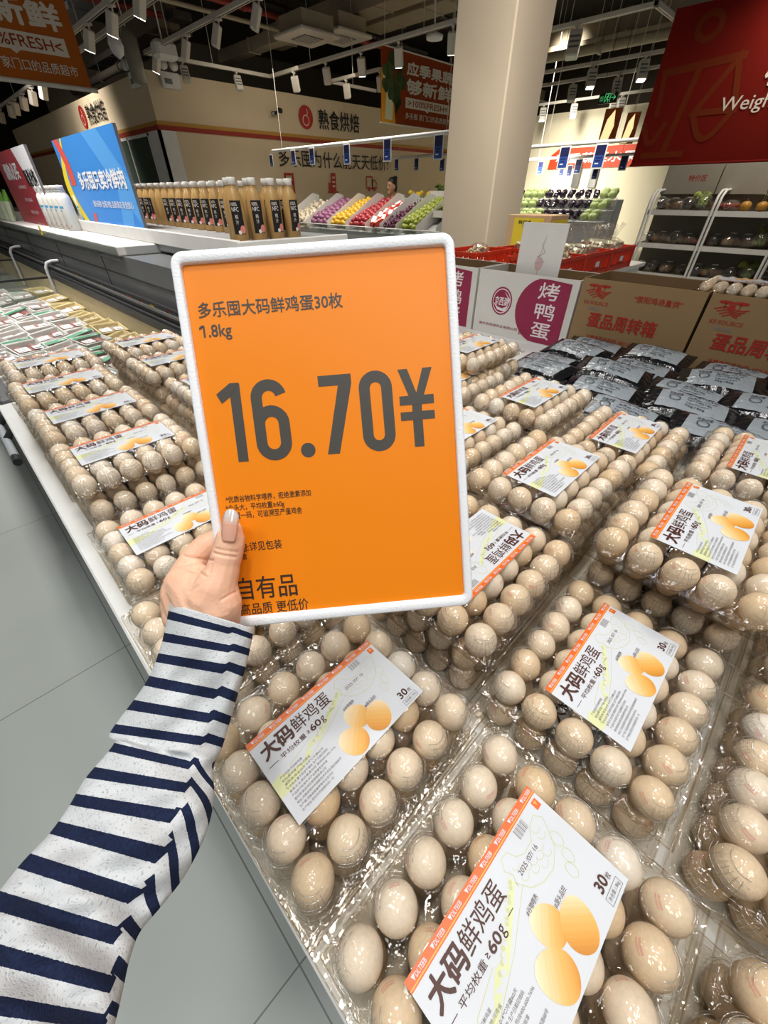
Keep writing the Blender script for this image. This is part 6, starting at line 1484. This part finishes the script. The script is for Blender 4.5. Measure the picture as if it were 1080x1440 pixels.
def mush():
    b = MB()
    for k in range(22): b.tube([(rng.uniform(-.07, .07), rng.uniform(-.05, .05), .01), (rng.uniform(-.08, .08), rng.uniform(-.06, .06), .09)], .008, M_ms, 5); b.ball((rng.uniform(-.08, .08), rng.uniform(-.06, .06), .095), .014, .014, .01, M_ms, 7, 5)
    b.ball((0, 0, .06), .1, .085, .065, M_bag, 12, 8, None, .05); b.tube([(0, 0, .12), (.01, .01, .17), (-.02, .03, .2), (-.05, .03, .17)], [.02, .014, .012, .014], M_bag, 7); b.tube([(0, 0, .12), (.03, -.01, .17), (.05, -.02, .21)], [.02, .012, .018], M_bag, 7); return b.mesh('mushroom_bag')
NB, MSH = noodle(), mush()
pl = [(1, -.09, -.04, NB, 0), (1, .06, -.05, NB, 0), (1, -.02, .07, NB, 0), (1, .1, .06, NB, 0), (2, -.1, -.03, NB, 0), (2, .05, -.03, MSH, 0), (2, -.02, .08, MSH, 0), (3, -.09, -.03, MSH, 0), (3, .07, -.03, MSH, 0), (3, -.02, .07, MSH, 0), (3, .12, .07, MSH, 0), (4, -.08, 0, MSH, 0), (4, .08, 0, MSH, 0), (0, .05, 0, NB, 0)]
cnt = {}
for c_, dx, dy, me_, _ in pl:
    kind = 'noodle_bag' if me_ is NB else 'mushroom_bag'; q = cnt.get((c_, kind), 0); cnt[(c_, kind)] = q+1
    o = bpy.data.objects.new(kind, me_); COL.objects.link(o); o.location = (crates[c_][0]+dx, crates[c_][1]+dy, z_+.012+.055); o.rotation_euler = (0, 0, rng.uniform(0, 6))
    where = ['left crate', 'crate beside the blank board', 'middle crate', 'right end crate', 'back row crate'][c_]
    tag(o, f'{"clear bag of cream noodle coils" if me_ is NB else "knotted clear bag of cream mushrooms"}, {ORD[q]} in the {where}', 'bag', 'bags in the red crates')
# yellow carton at the back of the counter
p0, p1 = at_x(757, 303, 3.9), at_x(818, 302, 3.9)
M_yb = mat('yellow_cardboard_print', 'e2cf3a', .6); M_tan = mat('tan_cardboard', 'c4a884', .7)
yb0 = at_z(805, 345, 1.15)
t = thing('cardboard_box', 'yellow printed cardboard box behind the blank white board', 'cardboard box', (3.75, 2.0, z_)); hh = at_x(800, 304, 3.65).z-z_
b = MB(); b.box(-.12, .18, -.22, .16, 0, hh, M_tan, .003); b.M = frame_x(-.1215, 0, 0); b.box(-.10, .16, .03, hh-.02, 0, .0012, M_yb); b.text('鲜面条', -.06, .06, hh-.06, hh-.035, M_black, .002, .02); b.M = frame_y(0, -.2215, 0); b.box(-.10, .17, .03, hh-.03, 0, .0012, M_yb); b.ribbon([(-.02, .1), (.05, .1), (.05, hh-.12), (-.02, hh-.12)], .012, M_gp, .002, closed=True); b.build('box_body', t)
